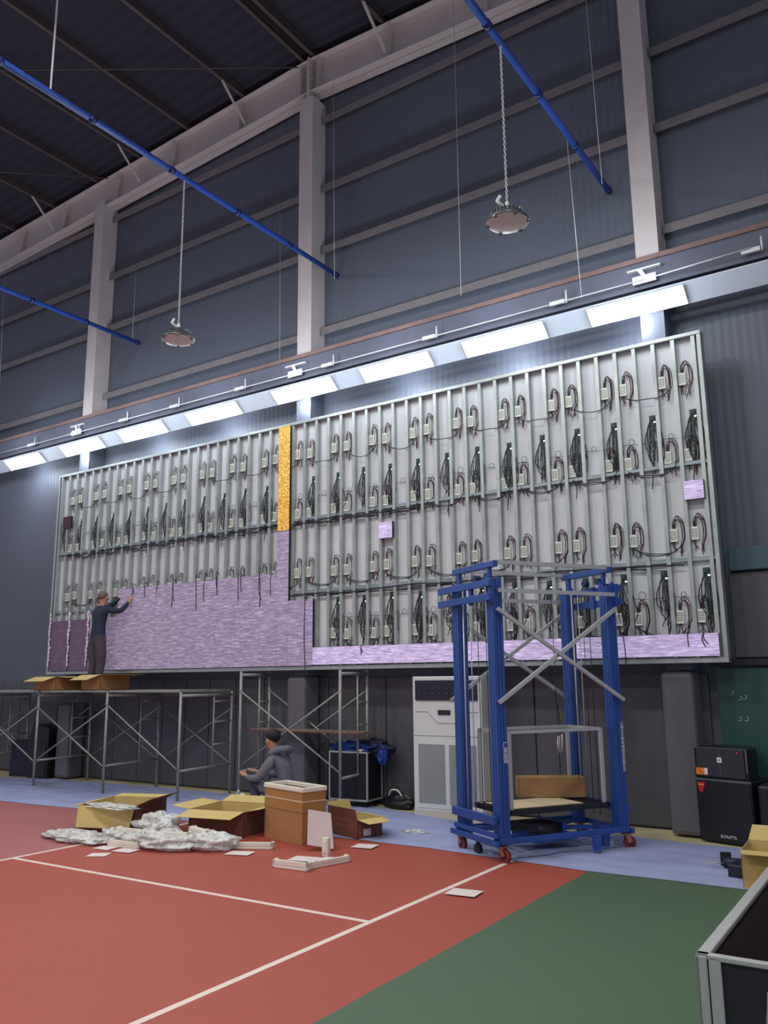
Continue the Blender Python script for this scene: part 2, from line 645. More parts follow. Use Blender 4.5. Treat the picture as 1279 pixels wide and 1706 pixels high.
# hanging lamps
def highbay(x, y, zl, ztop, label):
    t = thing('high_bay_lamp', (x, y, zl), label, 'lamp')
    h = MB().lathe((0, 0, 0), [(.0, .0), (.2, 0), (.205, .012), (.2, .03), (.165, .05), (.15, .085), (.1, .11), (.09, .14), (0, .14)], 40)
    for j in range(28):
        an = 2 * PI * j / 28
        R = Matrix.Rotation(an, 3, 'Z')
        h.cbox(R @ Vector((.125, 0, .085)), (.07, .006, .05), R)
    obj('lamp_housing', h, M_lampb, t)
    obj('lens', MB().lathe((0, 0, -.004), [(0, -.014), (.1, -.012), (.17, -.006), (.198, .004)], 40), M_lens, t)
    c = MB()
    for j in range(6):
        R = Matrix.Rotation(2 * PI * j / 6 + .3, 3, 'Z')
        c.cbox(R @ Vector((.195, 0, .0)), (.03, .03, .03), R)
    obj('clip', c, M_lampb, t)
    d = MB().tube([(0, 0, .14), (0, 0, .22)], .02, 8).tube([(-.05, 0, .2), (-.09, -.03, .25), (-.06, -.02, .3)], .018, 8)
    obj('hook', d, M_cond, t)
    c = MB()
    z = .22
    kk = 0
    while z < ztop - zl:
        w = .011
        pts = [((w * math.cos(a) if kk % 2 else 0), (0 if kk % 2 else w * math.cos(a)), z + .022 + .02 * math.sin(a)) for a in [2 * PI * q / 6 for q in range(7)]]
        c.tube(pts, .0035, 4, cap=False)
        z += .032
        kk += 1
    obj('chain', c, M_cond, t)


highbay(-3.1, 6.78, 5.98, 7.94, 'unlit round high bay lamp hanging on a chain from the right blue pipe')
highbay(-7.6, 6.72, 5.86, 8.06, 'unlit round high bay lamp hanging from the middle blue pipe, lower left of the other')

for pts, l in (([(-3.11, 9.5, 12.0), (-3.03, 9.5, 7.8)], 'thin hanging wire just left of the right column'),
               ([(-3.13, 8.6, 7.97), (-3.35, 9.4, 6.3)], 'thin wire from the right blue pipe down to the light rail'),
               ([(-5.12, 9.6, 11.9), (-5.14, 9.6, 6.9)], 'thin hanging wire midway between middle and right columns'),
               ([(-7.5, 9.75, 11.44), (-7.47, 9.75, 7.9)], 'thin hanging wire just right of the middle column'),
               ([(-8.77, 9.916, 9.7), (-8.73, 9.916, 6.7)], 'thin wire hanging left of the middle column'),
               ([(-12.5, 9.916, 9.74), (-12.5, 9.916, 8.1)], 'thin wire hanging right of the left column'),
               ([(-16.6, 9.6, 11.0), (-16.4, 9.6, 7.8)], 'thin wire hanging at the left edge of the picture'),
               ([(-7.6, 3.9, 12.0), (-7.6, 3.9, 8.14)], 'thin suspension wire holding the near end of the middle blue pipe')):
    obj('hanging_wire', MB().tube(pts, .0035, 5), M_cond, None, label=l, cat='wire')
o = obj('pipe_chain', MB().tube([(-7.6, 4.75, 12.1), (-7.6, 4.75, 8.14)], .012, 6), M_cond, None, label='chain holding up the blue pipe at the top left', cat='chain')

# fascia and light rail
fa = thing('light_rail', (-8, 9.55, 6.0), 'long dark steel rail with a brown top edge carrying the row of light panels', 'light rail')
obj('fascia', MB().box(-9.6, 9, 0, .05, .28, .62), M_fasc, fa)
obj('top_edge', MB().box(-9.6, 9, -.03, .08, .62, .68), M_red, fa)
tr = MB().prism([(-9.6, -.05, .2), (-9.6, .16, .02), (-9.6, .18, .045), (-9.6, -.03, .225)], (18.6, 0, 0))
obj('trough', tr, M_trough, fa)
cd = MB().tube([(-9, -.07, .36), (5.4, -.07, .36)], .009, 6)
cd.tube([(5.4, -.07, .36), (6.6, -.1, .38)], .009, 6)
for x in (-6.9, -5.5, -4.1, -2.75, -1.2, .6, 2.4, 4.3, 6.6):
    cd.box(x - .1, x + .1, -.09, -.05, .335, .385).tube([(x + .12, -.07, .33), (x + .12, -.07, .5)], .012, 6)
obj('conduit', cd, M_cond, fa)
LX = [(-15.85, -14.66), (-14.0, -12.81), (-12.28, -11.09), (-10.5, -9.31), (-8.55, -7.35), (-6.83, -5.64), (-5.12, -3.92), (-3.345, -2.155)]
for i, (a, b) in enumerate(LX):
    t = thing('ceiling_light', ((a + b) / 2, 9.5, 6.19), 'bright white rectangular light panel, %s from the left of the lit row' % ORD[i], 'ceiling light', 'lit panels along the rail')
    h = (b - a) / 2
    # slopes from front top to back bottom
    m = MB().prism([(-h, -.012, -.014), (-h, .19, -.178), (-h, .199, -.166), (-h, -.002, -.002)], (2 * h, 0, 0))
    obj('frame', m, M_alu, t)
    m = MB().prism([(-h + .012, -.0095, -.021), (-h + .012, .182, -.178), (-h + .012, .186, -.174), (-h + .012, -.0055, -.017)], (2 * h - .024, 0, 0))
    obj('diffuser', m, M_panel, t)
    ld = bpy.data.lights.new('added_glow_light', 'POINT')  # added point lamp floating before the panel, no fixture of its own
    ld.energy = ADDED_GLOW_W
    ld.color = (.78, .88, 1)
    ld.shadow_soft_size = .25
    lo = bpy.data.objects.new('added_glow_light', ld)
    lo.location = (0, -.85, .1)
    lo.parent = t
    COL.objects.link(lo)
    ld = bpy.data.lights.new('added_glow_light', 'POINT')  # second added point lamp, below the panel, for the glow on the wall
    ld.energy = ADDED_GLOW_LOW
    ld.color = (.78, .88, 1)
    ld.shadow_soft_size = .1
    lo = bpy.data.objects.new('added_glow_light', ld)
    lo.location = (0, .14, -.3)
    lo.parent = t
    COL.objects.link(lo)

# ================================================================== SCREEN FRAME
YS = 9.5
SP = .22969948
S0 = -7.8534
X0, X1, Z0, Z1 = -13.93, -2.02, 1.865, 5.55


def sx(s):
    return S0 + s * SP


sf = thing('screen_frame', (-8, YS, Z0), 'huge galvanised steel stud frame for an LED wall, backed with pale board', 'frame')
sf_o = Vector((-8, YS, Z0))


def B(mb, x0, x1, y0, y1, z0, z1, m=0, o=sf_o):
    return mb.box(x0 - o.x, x1 - o.x, y0 - o.y, y1 - o.y, z0 - o.z, z1 - o.z, m)


m = MB()
B(m, X0 + .03, X1 - .05, YS + .085, YS + .095, Z0, Z1)
obj('backing_board', m, M_back, sf)
for nm, a in (('edge_tube', (X0, X1, YS, YS + .05, Z1 - .01, Z1 + .035)), ('edge_tube', (X0, X1, YS, YS + .05, Z0 - .035, Z0 + .02)),
              ('edge_tube', (X0 - .0, X0 + .045, YS, YS + .05, Z0 + .02, Z1 - .01)), ('edge_tube', (X1 - .045, X1, YS, YS + .05, Z0 + .02, Z1 - .01))):
    m = MB()
    B(m, *a)
    obj(nm, m, M_galv, sf, .004)
for a in ((X0, X1, YS + .05, YS + .14, Z1 + .012, Z1 + .032), (X0, X1, YS + .05, YS + .14, Z0 - .03, Z0 - .01), (X0, X0 + .02, YS + .05, YS + .14, Z0, Z1), (X1 - .02, X1, YS + .05, YS + .14, Z0, Z1)):
    m = MB()
    B(m, *a)
    obj('side_return', m, M_galv2, sf)
for i in range(-26, 26):
    x = sx(i)
    m = MB()
    B(m, x - .022, x + .022, YS + .01, YS + .014, Z0 + .02, Z1 - .012)
    B(m, x + .018, x + .022, YS + .014, YS + .084, Z0 + .02, Z1 - .012)
    B(m, x - .022, x - .018, YS + .014, YS + .084, Z0 + .02, Z1 - .012)
    obj('stud', m, M_galv, sf)
for z in (4.05, 2.96):
    m = MB()
    B(m, X0 + .045, X1 - .045, YS + .03, YS + .034, z - .02, z + .02)
    B(m, X0 + .045, X1 - .045, YS + .03, YS + .07, z + .018, z + .021)
    obj('cross_rail', m, M_galv2, sf)

# LED tiles
YM = YS - .03


def tiles(name, label, cat, rects, face, group=None):
    """rects in (s0, s1, z0, z1)"""
    x0 = sx(rects[0][0])
    m = MB()
    for (a, b, c, d) in rects:
        m.box(sx(a) - x0, sx(b) - x0, 0, .035, c - Z0, d - Z0, 1)
        m.box(sx(a) - x0 + .002, sx(b) - x0 - .002, -.004, 0, c - Z0 + .002, d - Z0 - .002, 0)
    o = obj(name, m, [face, M_edge], None, label=label, cat=cat, group=group)
    o.location = (x0, YM, Z0)
    return o


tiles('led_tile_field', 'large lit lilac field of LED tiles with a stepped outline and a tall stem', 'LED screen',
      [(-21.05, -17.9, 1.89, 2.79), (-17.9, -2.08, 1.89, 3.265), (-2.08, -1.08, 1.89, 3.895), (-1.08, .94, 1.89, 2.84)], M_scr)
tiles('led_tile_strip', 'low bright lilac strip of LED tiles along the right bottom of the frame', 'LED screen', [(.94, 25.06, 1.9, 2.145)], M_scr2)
tiles('led_tile_column', 'tall gold glittering column of lit LED tiles above the lilac stem', 'LED screen', [(-2.08, -1.08, 3.9, 5.54)], M_gold)
tiles('led_tile', 'single lit lilac LED tile near the right edge of the frame', 'LED tile', [(24.03, 24.97, 3.62, 3.835)], M_scr2)
tiles('led_tile', 'single lit lilac LED tile alone in the middle of the frame', 'LED tile', [(6.01, 6.98, 3.6, 3.83)], M_scr2)
tiles('led_tile', 'single dark red unlit LED tile near the top left of the frame', 'LED tile', [(-25.3, -24.25, 4.52, 4.74)], M_dred)
for i, (a, b) in enumerate(((-25.9, -23.6), (-23.5, -21.1))):
    tiles('led_screen_section', 'dull purple tile section at the lower left, %s' % ('outer one against the frame edge' if i == 0 else 'beside the standing worker'), 'LED screen',
          [(a, b, 1.89, 2.79)], M_dpur)
for s, l in ((-25.95, 'crinkled white film strip down the left edge of the frame'), (-23.55, 'crinkled white film strip between the two dull purple panels'), (-21.2, 'crinkled white film strip hanging beside the worker in navy')):
    pts = [(random.uniform(-.015, .015), random.uniform(-.01, .01), -k * .075) for k in range(14)]
    m = MB()
    for i in range(len(pts) - 1):
        w = .018 + .022 * random.random()
        p, q = Vector(pts[i]), Vector(pts[i + 1])
        m.add([p + Vector((-w, 0, 0)), p + Vector((w, .004, 0)), q + Vector((w * .7, -.012, 0)), q + Vector((-w * .8, 0, 0)), p + Vector((0, -.02, 0)), q + Vector((0, -.016, 0))],
              [(0, 4, 5, 3), (4, 1, 2, 5), (0, 3, 2, 1)], 0)
    o = obj('film_strip', m, M_film, None, label=l, cat='film strip')
    o.location = (sx(s), YM - .02, 2.93)


# power supplies --------------------------------------------------
def psu_cables(seed):
    r = random.Random(seed)
    m = MB()
    for k in range(5):
        dx = .085 + r.uniform(-.02, .03)
        top = .12 + r.uniform(-.03, .04)
        y = -.01 - .008 * k
        pts = [(.03 + .008 * k, y, .07), (.035 + .01 * k, y - .01, .07 + top * .6), (.05 + dx * .4, y - .015, .07 + top), (.05 + dx * .9, y, .07 + top * .55),
               (.05 + dx, y, -.02), (.045 + dx * .8 + r.uniform(-.02, .02), y - .01, -.1 - r.random() * .05), (.03 + dx * .6 + r.uniform(-.04, .04), y - .01, -.17 - r.random() * .08)]
        m.tube(smooth_curve(pts, 3), .0038, 4, [0, 0, 1, 2, 0][k])
    for k in range(3):
        pts = [(.02 + .01 * k, -.015, -.07), (.03 + r.uniform(-.02, .02), -.02, -.12), (.05 + r.uniform(-.05, .03), -.02, -.16 - .04 * r.random())]
        m.tube(smooth_curve(pts, 3), .0042, 4, [0, 2, 1][k])
    return m.mesh('cable_bundle', [M_blk, M_gry, M_redc])


pm = MB().box(0, .08, -.04, .0, -.0725, .0725, 0).box(.01, .07, -.042, -.04, -.05, .05, 1)
for k in range(4):
    pm.box(.018, .062, -.044, -.042, -.04 + k * .022, -.032 + k * .022, 0)
ME_PSU = pm.mesh('power_supply', [M_psu, M_psu2])
ME_PC = [psu_cables(i) for i in range(4)]
ROWS = [(5.06, 'top', range(-9, 8)), (4.15, 'second', range(-9, 8)), (3.24, 'third', range(-9, 8)), (2.33, 'lowest', range(0, 8))]
YB = YS + .084
rng = random.Random(3)
for z, rn, ms in ROWS:
    items = []
    for mm in ms:
        for d in (2, 3):
            s = 3 * mm + d
            if s > 24 or s < -25:
                continue
            items.append(s + .12)
    items.sort(reverse=True)
    for i, s in enumerate(items):
        o = obj('power_supply', ME_PSU, None, None,
                label='pale boxed power supply, %s from the right in the %s row of boxes' % (ORD[i], rn), cat='power supply', group='power supplies on the backing board')
        o.location = (sx(s), YB, z + rng.uniform(-.012, .012))
        c = obj('cable_bundle', ME_PC[rng.randrange(4)], None, o)
    # swag cables
    for i, mm in enumerate(reversed(list(ms))):
        s = 3 * mm + 3
        if s + 2.2 > 25 or rng.random() < .12:
            continue
        sag = rng.uniform(.07, .12)
        m = MB()
        for q in range(2 if z < 5 else 1):
            pts = [(0, 0, 0), (.12, -.01, -.06 - q * .02), (.3, -.015, -sag - q * .02), (.46, -.01, -.05 - sag * .3), (.56, 0, .02)]
            m.tube(smooth_curve(pts, 5), .006, 5)
        o = obj('power_cable', m, M_blk, None, label='black drooping cable, %s from the right below the %s row of boxes' % (ORD[i], rn), cat='cable', group='drooping power cables')
        o.location = (sx(s + .35), YS + .0, z - .11)


# receiver boards -------------------------------------------------
def board_cables(seed):
    r = random.Random(seed)
    m = MB()
    for k in range(14):
        bul = r.uniform(-.07, .07)
        ln = r.uniform(.35, .62)
        x = .01 + .006 * k
        pts = [(x, -.02, -.01), (x - .01 + bul * .5, -.035, -.1), (x + bul, -.04, -.24), (x + bul * 1.1 + r.uniform(-.03, .03), -.035, -ln * .8), (.04 + bul * .7 + r.uniform(-.04, .04), -.03, -ln)]
        m.tube(smooth_curve(pts, 3), .0052, 4, 0 if k % 3 else 1)
    for k in range(2):
        pts = [(.03, -.02, -.35), (.03 + r.uniform(-.05, .05), -.03, -.5), (.04 + r.uniform(-.06, .06), -.03, -.75 + r.uniform(-.1, .1))]
        m.tube(smooth_curve(pts, 3), .006, 5, 0)
    pts = [(.02, -.03, -.04), (-.05, -.03, -.18), (-.06, -.03, -.32), (.0, -.03, -.4)]
    m.tube(smooth_curve(pts, 4), .006, 5, 0)
    return m.mesh('cable_bundle', [M_blk, M_gry])


bm_ = MB().box(0, .09, -.02, -.012, -.05, .05, 0).box(.01, .03, -.034, -.02, -.04, .0, 1).box(.045, .08, -.03, -.02, .01, .035, 1).box(.035, .05, -.03, -.02, -.03, -.01, 1).box(.05, .075, -.032, -.02, -.045, -.03, 2)
bm_.box(.0, .008, -.012, 0, -.05, -.04, 1).box(.08, .09, -.012, 0, .04, .05, 1)
ME_B = bm_.mesh('receiver_board', [M_pcb, M_blk, M_led])
ME_BC = [board_cables(20 + i) for i in range(4)]
for z, rn, lo_ in ((4.63, 'upper', -26), (2.81, 'lower', 2)):
    ss = [s for s in range(24, lo_ - 1, -2) if s != -2]
    for i, s in enumerate(ss):
        o = obj('receiver_board', ME_B, None, None, label='green circuit board trailing dark cables, %s from the right in the %s row of boards' % (ORD[i], rn), cat='circuit board', group='receiver boards on the backing board')
        o.location = (sx(s + .52), YB - .01, z + rng.uniform(-.015, .015))
        obj('cable_bundle', ME_BC[rng.randrange(4)], None, o)
        # curled signal wire to the next board
        if i < len(ss) - 1:
            q = rng.random()
            pts = [(0, 0, 0), (-.1, 0, -.02), (-.18, 0, -.01)]
            cx_ = -.22
            rr = rng.uniform(.02, .045)
            for k in range(9):
                a = PI * 1.5 - k * PI / 4
                pts.append((cx_ + rr * math.cos(a), -.01 * (k % 2), rr + rr * math.sin(a) - .01))
            pts += [(-.3, 0, .0), (-.42, 0, -.01)]
            w_ = obj('signal_wire', MB().tube(smooth_curve(pts, 2), .003, 4), M_blk, None,
                     label='thin curled signal wire left of the %s board from the right in the %s row' % (ORD[i], rn), cat='wire', group='signal wires between the boards')
            w_.location = (sx(s + .5), YS + .055, z - .25)

# long mains cables along the two rails
for z, l, xa, xb in ((4.0, 'upper', X0 + .2, X1 - 3.4), (2.93, 'lower', sx(-1), X1 - .3)):
    for q in range(3):
        pts = []
        x = xa + q * .2
        while x < xb:
            pts.append((x, YS + .005 + .012 * q, z - .02 * q + rng.uniform(-.03, .02)))
            x += rng.uniform(.3, .55)
        obj('mains_cable', MB().tube(smooth_curve(pts, 3), .0075, 5), M_blk, None, label='long black mains cable along the %s cross rail, %s strand' % (l, ('top', 'middle', 'bottom')[q]), cat='cable')

# cable tails over the top of the lilac tiles
tails = [(-14.85, 3.36, 3.12), (-13.55, 3.36, 3.16), (-11.85, 3.36, 2.9), (-9.5, 3.38, 2.82), (-8.65, 3.4, 2.95), (-7.5, 3.4, 3.03), (-5.46, 3.32, 2.91), (-5.2, 3.32, 3.05), (-3.55, 3.32, 2.79),
         (-2.52, 3.3, 2.96), (-16.2, 3.36, 3.15), (.36, 2.88, 1.84), (20.58, 2.2, 1.8), (23.68, 2.18, 2.02), (24.4, 2.18, 2.02), (4.68, 2.17, 2.04)]
for i, (s, za, zb) in enumerate(sorted(tails)):
    m = MB()
    for q in range(2 if i % 3 == 0 else 1):
        pts = [(0, .06, -.04), (0, .0, .0), (.0, -.012, -.02), (rng.uniform(-.02, .02), -.013, (zb - za) * .5), (rng.uniform(-.02, .02) + q * .03, -.012, (zb - za) * (1 - .2 * q))]
        m.tube(smooth_curve(pts, 4), .006, 5)
    o = obj('cable_tail', m, M_blk, None, label='dark cable tail hanging over the lilac tiles, %s from the left' % ORD[i], cat='cable', group='cable tails over the tiles')
    o.location = (sx(s), YM - .004, za - .02)

# ================================================================== WALL PADS
pads = []
edges = [-22, -21.4, -20.8, -20.2, -19.6, -19.0, -18.4, -17.8, -17.2, -16.6, -16.0, -15.4, -14.8, -14.2, -13.72, -13.2, -12.55, -11.9, -11.3, -10.75, -10.2, -9.6, -9.0, -8.35, -7.75, -7.2, -6.73, -6.2, -5.6, -5.0,
         -4.48, -3.9, -3.4, -2.8, -2.36]
for i in range(len(edges) - 1):
    a, b = edges[i], edges[i + 1]
    o = obj('wall_pad', MB().box(0, b - a - .008, 0, .06, 0, 1.7), M_pad, None, bev=.018, label='tall dark grey wall pad along the base of the wall, %s from the right' % ORD[len(edges) - 2 - i], cat='wall pad', group='grey wall pads under the screen')
    o.location = (a, 9.98, .02)
for x, l, z in ((-13.66, 'bulky grey pad wrapped round the foot of the left column', 1.3), (-8.23, 'bulky grey pad wrapped round the foot of the middle column', 1.72), (-2.79, 'bulky grey pad wrapped round the foot of the right column', 1.72)):
    o = obj('column_pad', MB().box(0, .35, 0, .36, 0, z), M_pad2, None, bev=.05, label=l, cat='column pad')
    o.location = (x, 9.6, .02)

# green board, teal beam on the right
gb = thing('chalkboard', (-2.25, 9.9, .45), 'dark green board with chalk marks behind the right loudspeakers', 'board')
obj('board', MB().box(0, 2.6, 0, .06, 0, 1.32), M_green, gb)
ch = MB()
for (cx_, cz) in ((.14, 1.06), (.22, 1.0), (.27, 1.01), (.2, .78), (.27, .78)):
    pts = [(cx_ + .022 * math.cos(a), -.003, cz + .02 * math.sin(a)) for a in [(-2.4 + q * .55) for q in range(8)]]
    ch.tube(pts, .003, 4)
obj('chalk_mark', ch, M_chalk, gb)
o = obj('teal_beam', MB().box(0, 2.4, 0, .1, 0, .26), M_teal, None, .01, label='dark teal horizontal beam on the wall right of the screen frame', cat='beam')
o.location = (-2.02, 9.9, 2.84)
o = obj('dark_ledge', MB().box(0, 2.6, 0, .14, 0, .07), M_dark, None, label='dark ledge above the green board at the right', cat='ledge')
o.location = (-2.3, 9.86, 1.8)
for x in (-2.05, -1.2, -.35):
    o = obj('wall_curtain', MB().box(0, .83, 0, .05, 0, .95), M_pad, None, .015, label='dark grey panel under the teal beam, %s' % {-2.05: 'nearest the screen frame', -1.2: 'middle one', -.35: 'farthest right'}[x], cat='wall panel')
    o.location = (x, 9.96, 1.88)

# ================================================================== AIR CONDITIONER
ac = thing('air_conditioner', (-5.95, 9.42, 0), 'tall white floor standing air conditioner against the grey pads', 'air conditioner')
W = 1.0
obj('cabinet', MB().box(0, W, .03, .36, .0, 1.72), M_ac, ac, .012)
g = MB().box(.05, W - .05, .01, .03, 1.42, 1.67, 0)
for k in range(9):
    g.box(.1 + k * .1, .15 + k * .1, .0, .012, 1.5, 1.52, 1)
    g.box(.1 + k * .1, .15 + k * .1, .0, .012, 1.56, 1.575, 1)
obj('air_outlet', g, [M_acd, mat('vane', (50, 52, 62), .4)], ac)
obj('control_panel', MB().box(.38, .56, .015, .03, 1.24, 1.3), M_acd, ac, .004)
g = MB().box(.02, W - .02, .022, .03, .98, .985).bar((.05, .02, 1.28), (.22, .02, 1.28), .006, .006).bar((.22, .02, 1.28), (.38, .02, 1.14), .006, .006).bar((.38, .02, 1.14), (.62, .02, 1.14), .006, .006)
g.bar((.62, .02, 1.14), (.78, .02, 1.28), .006, .006).bar((.78, .02, 1.28), (.95, .02, 1.28), .006, .006)
obj('front_seam', g, mat('seam', (170, 170, 166), .5), ac)
gr = MB().box(.05, W - .05, .022, .03, .1, .92, 1)
for c0, c1 in ((.08, .47), (.53, .92)):
    k = 0
    z = .16
    while z < .88:
        gr.box(c0, c1, .018, .023, z, z + .009, 0)
        z += .019
obj('grille', gr, [M_slot, M_ac], ac)
obj('plinth', MB().box(.0, W, .028, .04, 0, .07), mat('plinth', (198, 192, 180), .5), ac)

# ================================================================== LOUDSPEAKERS (right)
rz = math.radians(-15)
sw = thing('subwoofer', (-2.46, 9.5, 0), 'large black bass loudspeaker cabinet on the floor under the smaller one', 'loudspeaker', rz=rz)
obj('cabinet', MB().box(0, .6, 0, .5, .015, .64), M_spk, sw, .01)
obj('grille', MB().box(.012, .588, -.012, 0, .03, .615), M_spk, sw, .004)
obj('top_edge', MB().box(.0, .6, -.014, .01, .62, .64), M_trim, sw)
obj('sticker', MB().prism([(.02, -.014, .6), (.11, -.014, .6), (.075, -.014, .5), (.045, -.014, .5)], (0, .002, 0)), M_rst, sw, label='red sticker')
obj('sticker_band', MB().box(.035, .095, -.0155, -.014, .57, .58), M_yel, sw, label='yellow band on the red sticker')
text_part('SCHUTTS', .04, Matrix.Translation((.32, -.014, .08)) @ Matrix.Rotation(PI / 2, 4, 'X'), M_wht, sw)
sp_ = thing('loudspeaker', (-2.46, 9.5, .645), 'black loudspeaker with a white logo plate standing on the bass cabinet', 'loudspeaker', rz=rz)
c = MB().prism([(0, 0, 0), (.58, 0, 0), (.58, .22, 0), (.42, .45, 0), (.1, .45, 0), (0, .22, 0)], (0, 0, .31))
obj('cabinet', c, M_spk, sp_, .008)
obj('grille', MB().box(.03, .55, -.012, 0, .02, .3), M_spkg, sp_, .004)
obj('trim', MB().box(.287, .293, -.016, -.01, .03, .31).box(.0, .012, -.012, 0, .08, .3).box(.568, .58, -.012, 0, .08, .3).box(0, .58, -.012, 0, .303, .31), M_trim, sp_)
obj('logo_plate', MB().box(.265, .315, -.02, -.014, .165, .215), M_wht, sp_)
text_part('JBL', .022, Matrix.Translation((.29, -.021, .19)) @ Matrix.Rotation(PI / 2, 4, 'X'), M_spk, sp_)
obj('badge', MB().lathe((.485, -.014, .275), [(0, 0), (.012, 0), (.012, .003)], 16, 0, Matrix.Rotation(PI / 2, 3, 'X')), M_rst, sp_, label='small round orange red badge')
obj('sticker', MB().box(.02, .14, -.015, -.0125, .03, .1), M_org, sp_, label='orange picture sticker')
obj('sticker', MB().box(.115, .15, -.0165, -.0145, .035, .1), M_wht, sp_, label='pale edge of the orange sticker')
o = obj('black_block', MB().box(0, 1.2, 0, .5, 0, .62), M_spk, None, .03, label='large black block right of the loudspeakers', cat='case')  # plain black block beside the speakers
o.location = (-1.82, 9.3, .0)

# left loudspeakers
o = thing('floor_speaker', (-14.78, 9.45, 0), 'small navy black loudspeaker on the tarp at the far left', 'loudspeaker', rz=math.radians(12))
obj('cabinet', MB().box(0, .5, 0, .3, 0, .64), M_navyb, o, .01)
obj('grille', MB().box(.03, .47, -.01, 0, .04, .6), M_navyb, o)
o = thing('tall_speaker', (-14.2, 9.42, 0), 'taller black loudspeaker with a slanting top behind the left scaffold', 'loudspeaker', rz=math.radians(8))
obj('cabinet', MB().prism([(0, 0, 0), (0, 0, .72), (.1, 0, .95), (.5, 0, .88), (.5, 0, 0)], (0, .45, 0)), M_spk, o, .01)
obj('grille', MB().box(.04, .46, -.012, 0, .05, .62), M_spk, o)

# ================================================================== SCAFFOLD
def gate(parent, x, y0, y1, h, ladder=True, zb=0, castor=False, name='end_frame'):
    """door type scaffold end frame in the y-z plane"""
    g_ = MB().tube([(x, y0, zb), (x, y0, h)], .021, 10).tube([(x, y1, zb), (x, y1, h)], .021, 10)
    g_.tube([(x, y0, h - .05), (x, y1, h - .05)], .021, 10).tube([(x, y0, .42), (x, y1, .44)], .018, 8)
    f = obj(name, g_, M_scaf, parent)
    d = y1 - y0
    if ladder:
        xm = y1 - d * .36
        m = MB().tube([(x, xm, .43), (x, xm, h - .05)], .014, 8)
        for z in (.75, 1.08, 1.38):
            if z < h - .1:
                m.tube([(x, xm, z), (x, y1, z + .01)], .012, 8)
        obj('ladder', m, M_scaf, f)
    return f


sc1 = thing('scaffold', (-11.9, 9.2, 0), 'long low tube scaffold under the standing worker, with a plank deck', 'scaffold')
FX = [-16.6, -14.75, -12.9, -11.12, -9.47]
for x in FX:
    gate(sc1, x + 11.9, 8.7 - 9.2, 9.75 - 9.2, 1.53)
for i in range(len(FX) - 1):
    a, b = FX[i] + 11.9, FX[i + 1] + 11.9
    for y in (-.53, .58):
        m = MB().tube([(a, y, 1.3), (b, y, .42)], .0125, 8).tube([(a, y + .03, .42), (b, y + .03, 1.3)], .0125, 8)
        if i == 3 and y < 0:
            m = MB().tube([(a, y, 1.36), (b, y, .45)], .0125, 8)
        obj('cross_brace', m, M_scaf, sc1)
for i in range(len(FX) - 1):
    a, b = FX[i] + 11.9, FX[i + 1] + 11.9
    for y in (-.5, -.13, .24):
        obj('deck_plank', MB().box(a + .03, b - .03, y, y + .34, 1.53, 1.56), M_scaf, sc1)

sc2 = thing('scaffold', (-7.8, 9.45, 0), 'narrow tube scaffold on castors beneath the gold column, with one brown plank', 'scaffold')
for x in (-8.68, -6.88):
    f = gate(sc2, x + 7.8, 9.12 - 9.45, 9.74 - 9.45, 1.82, True, .17)
    for y in (-.33, .29):
        if True:
            c = MB().tube([(x + 7.8, y, .17), (x + 7.8, y, .13)], .025, 8, 1).box(x + 7.8 - .03, x + 7.8 + .03, y - .03, y + .03, .1, .135, 1)
            c.tube([(x + 7.8 - .02, y, .055), (x + 7.8 + .02, y, .055)], .055, 16, 0)
            obj('castor', c, [M_whl, M_alu], sc2)
for y in (-.33, .29):
    m = MB().tube([(-.88, y - .02, 1.55), (.92, y - .02, .5)], .013, 8).tube([(-.88, y + .02, .5), (.92, y + .02, 1.55)], .013, 8)
    obj('cross_brace', m, M_scaf, sc2)
obj('deck_plank', MB().box(-.9, 1.1, -.1, .2, .97, 1.0), M_plank, sc2)
obj('plank_edge', MB().box(-.9, 1.1, -.104, -.1, .97, .985), M_rust, sc2, label='rusty edge of the plank')


# ================================================================== CARTONS
def carton(name, loc, rz, w, d, h, flaps, label, outer=None, inner=None, t=.006, cat='box'):
    """open carton; flaps: list of (side, length, angle) angle 0 = straight up, 90 = horizontal out, 130 = hanging"""
    outer = outer or M_card
    inner = inner or M_cardi
    r = thing(name, loc, label, cat, rz=rz)
    m = MB().box(0, w, 0, d, 0, t, 0)
    for a in ((0, w, 0, t), (0, w, d - t, d), (0, t, 0, d), (w - t, w, 0, d)):
        m.box(a[0], a[1], a[2], a[3], 0, h, 0)
    # inner lining
    m.box(t, w - t, t, t + .001, t, h - .001, 1).box(t, w - t, d - t - .001, d - t, t, h - .001, 1).box(t, t + .001, t, d - t, t, h - .001, 1).box(w - t - .001, w - t, t, d - t, t, h - .001, 1)
    obj('box_body', m, [outer, inner], r)
    for side, L, ang in flaps:
        a = math.radians(ang)
        ux, uz = math.sin(a) * L, math.cos(a) * L
        nx, nz = math.cos(a) * t * .6, -math.sin(a) * t * .6
        k = .02
        if side == 'f':
            q = [(0, 0, h), (w, 0, h), (w - k, -ux, h + uz), (k, -ux, h + uz)]
            nn = (0, nx, -nz)
        elif side == 'b':
            q = [(w, d, h), (0, d, h), (k, d + ux, h + uz), (w - k, d + ux, h + uz)]
            nn = (0, -nx, -nz)
        elif side == 'l':
            q = [(0, d, h), (0, 0, h), (-ux, k, h + uz), (-ux, d - k, h + uz)]
            nn = (nx, 0, -nz)
        else:
            q = [(w, 0, h), (w, d, h), (w + ux, d - k, h + uz), (w + ux, k, h + uz)]
            nn = (-nx, 0, -nz)
        f = MB().prism(q, tuple(c * .5 for c in nn), 0).prism([tuple(Vector(p) + Vector(nn) * .52) for p in q], tuple(c * .5 for c in nn), 1)
        obj('flap', f, [outer, inner], r)
    return r


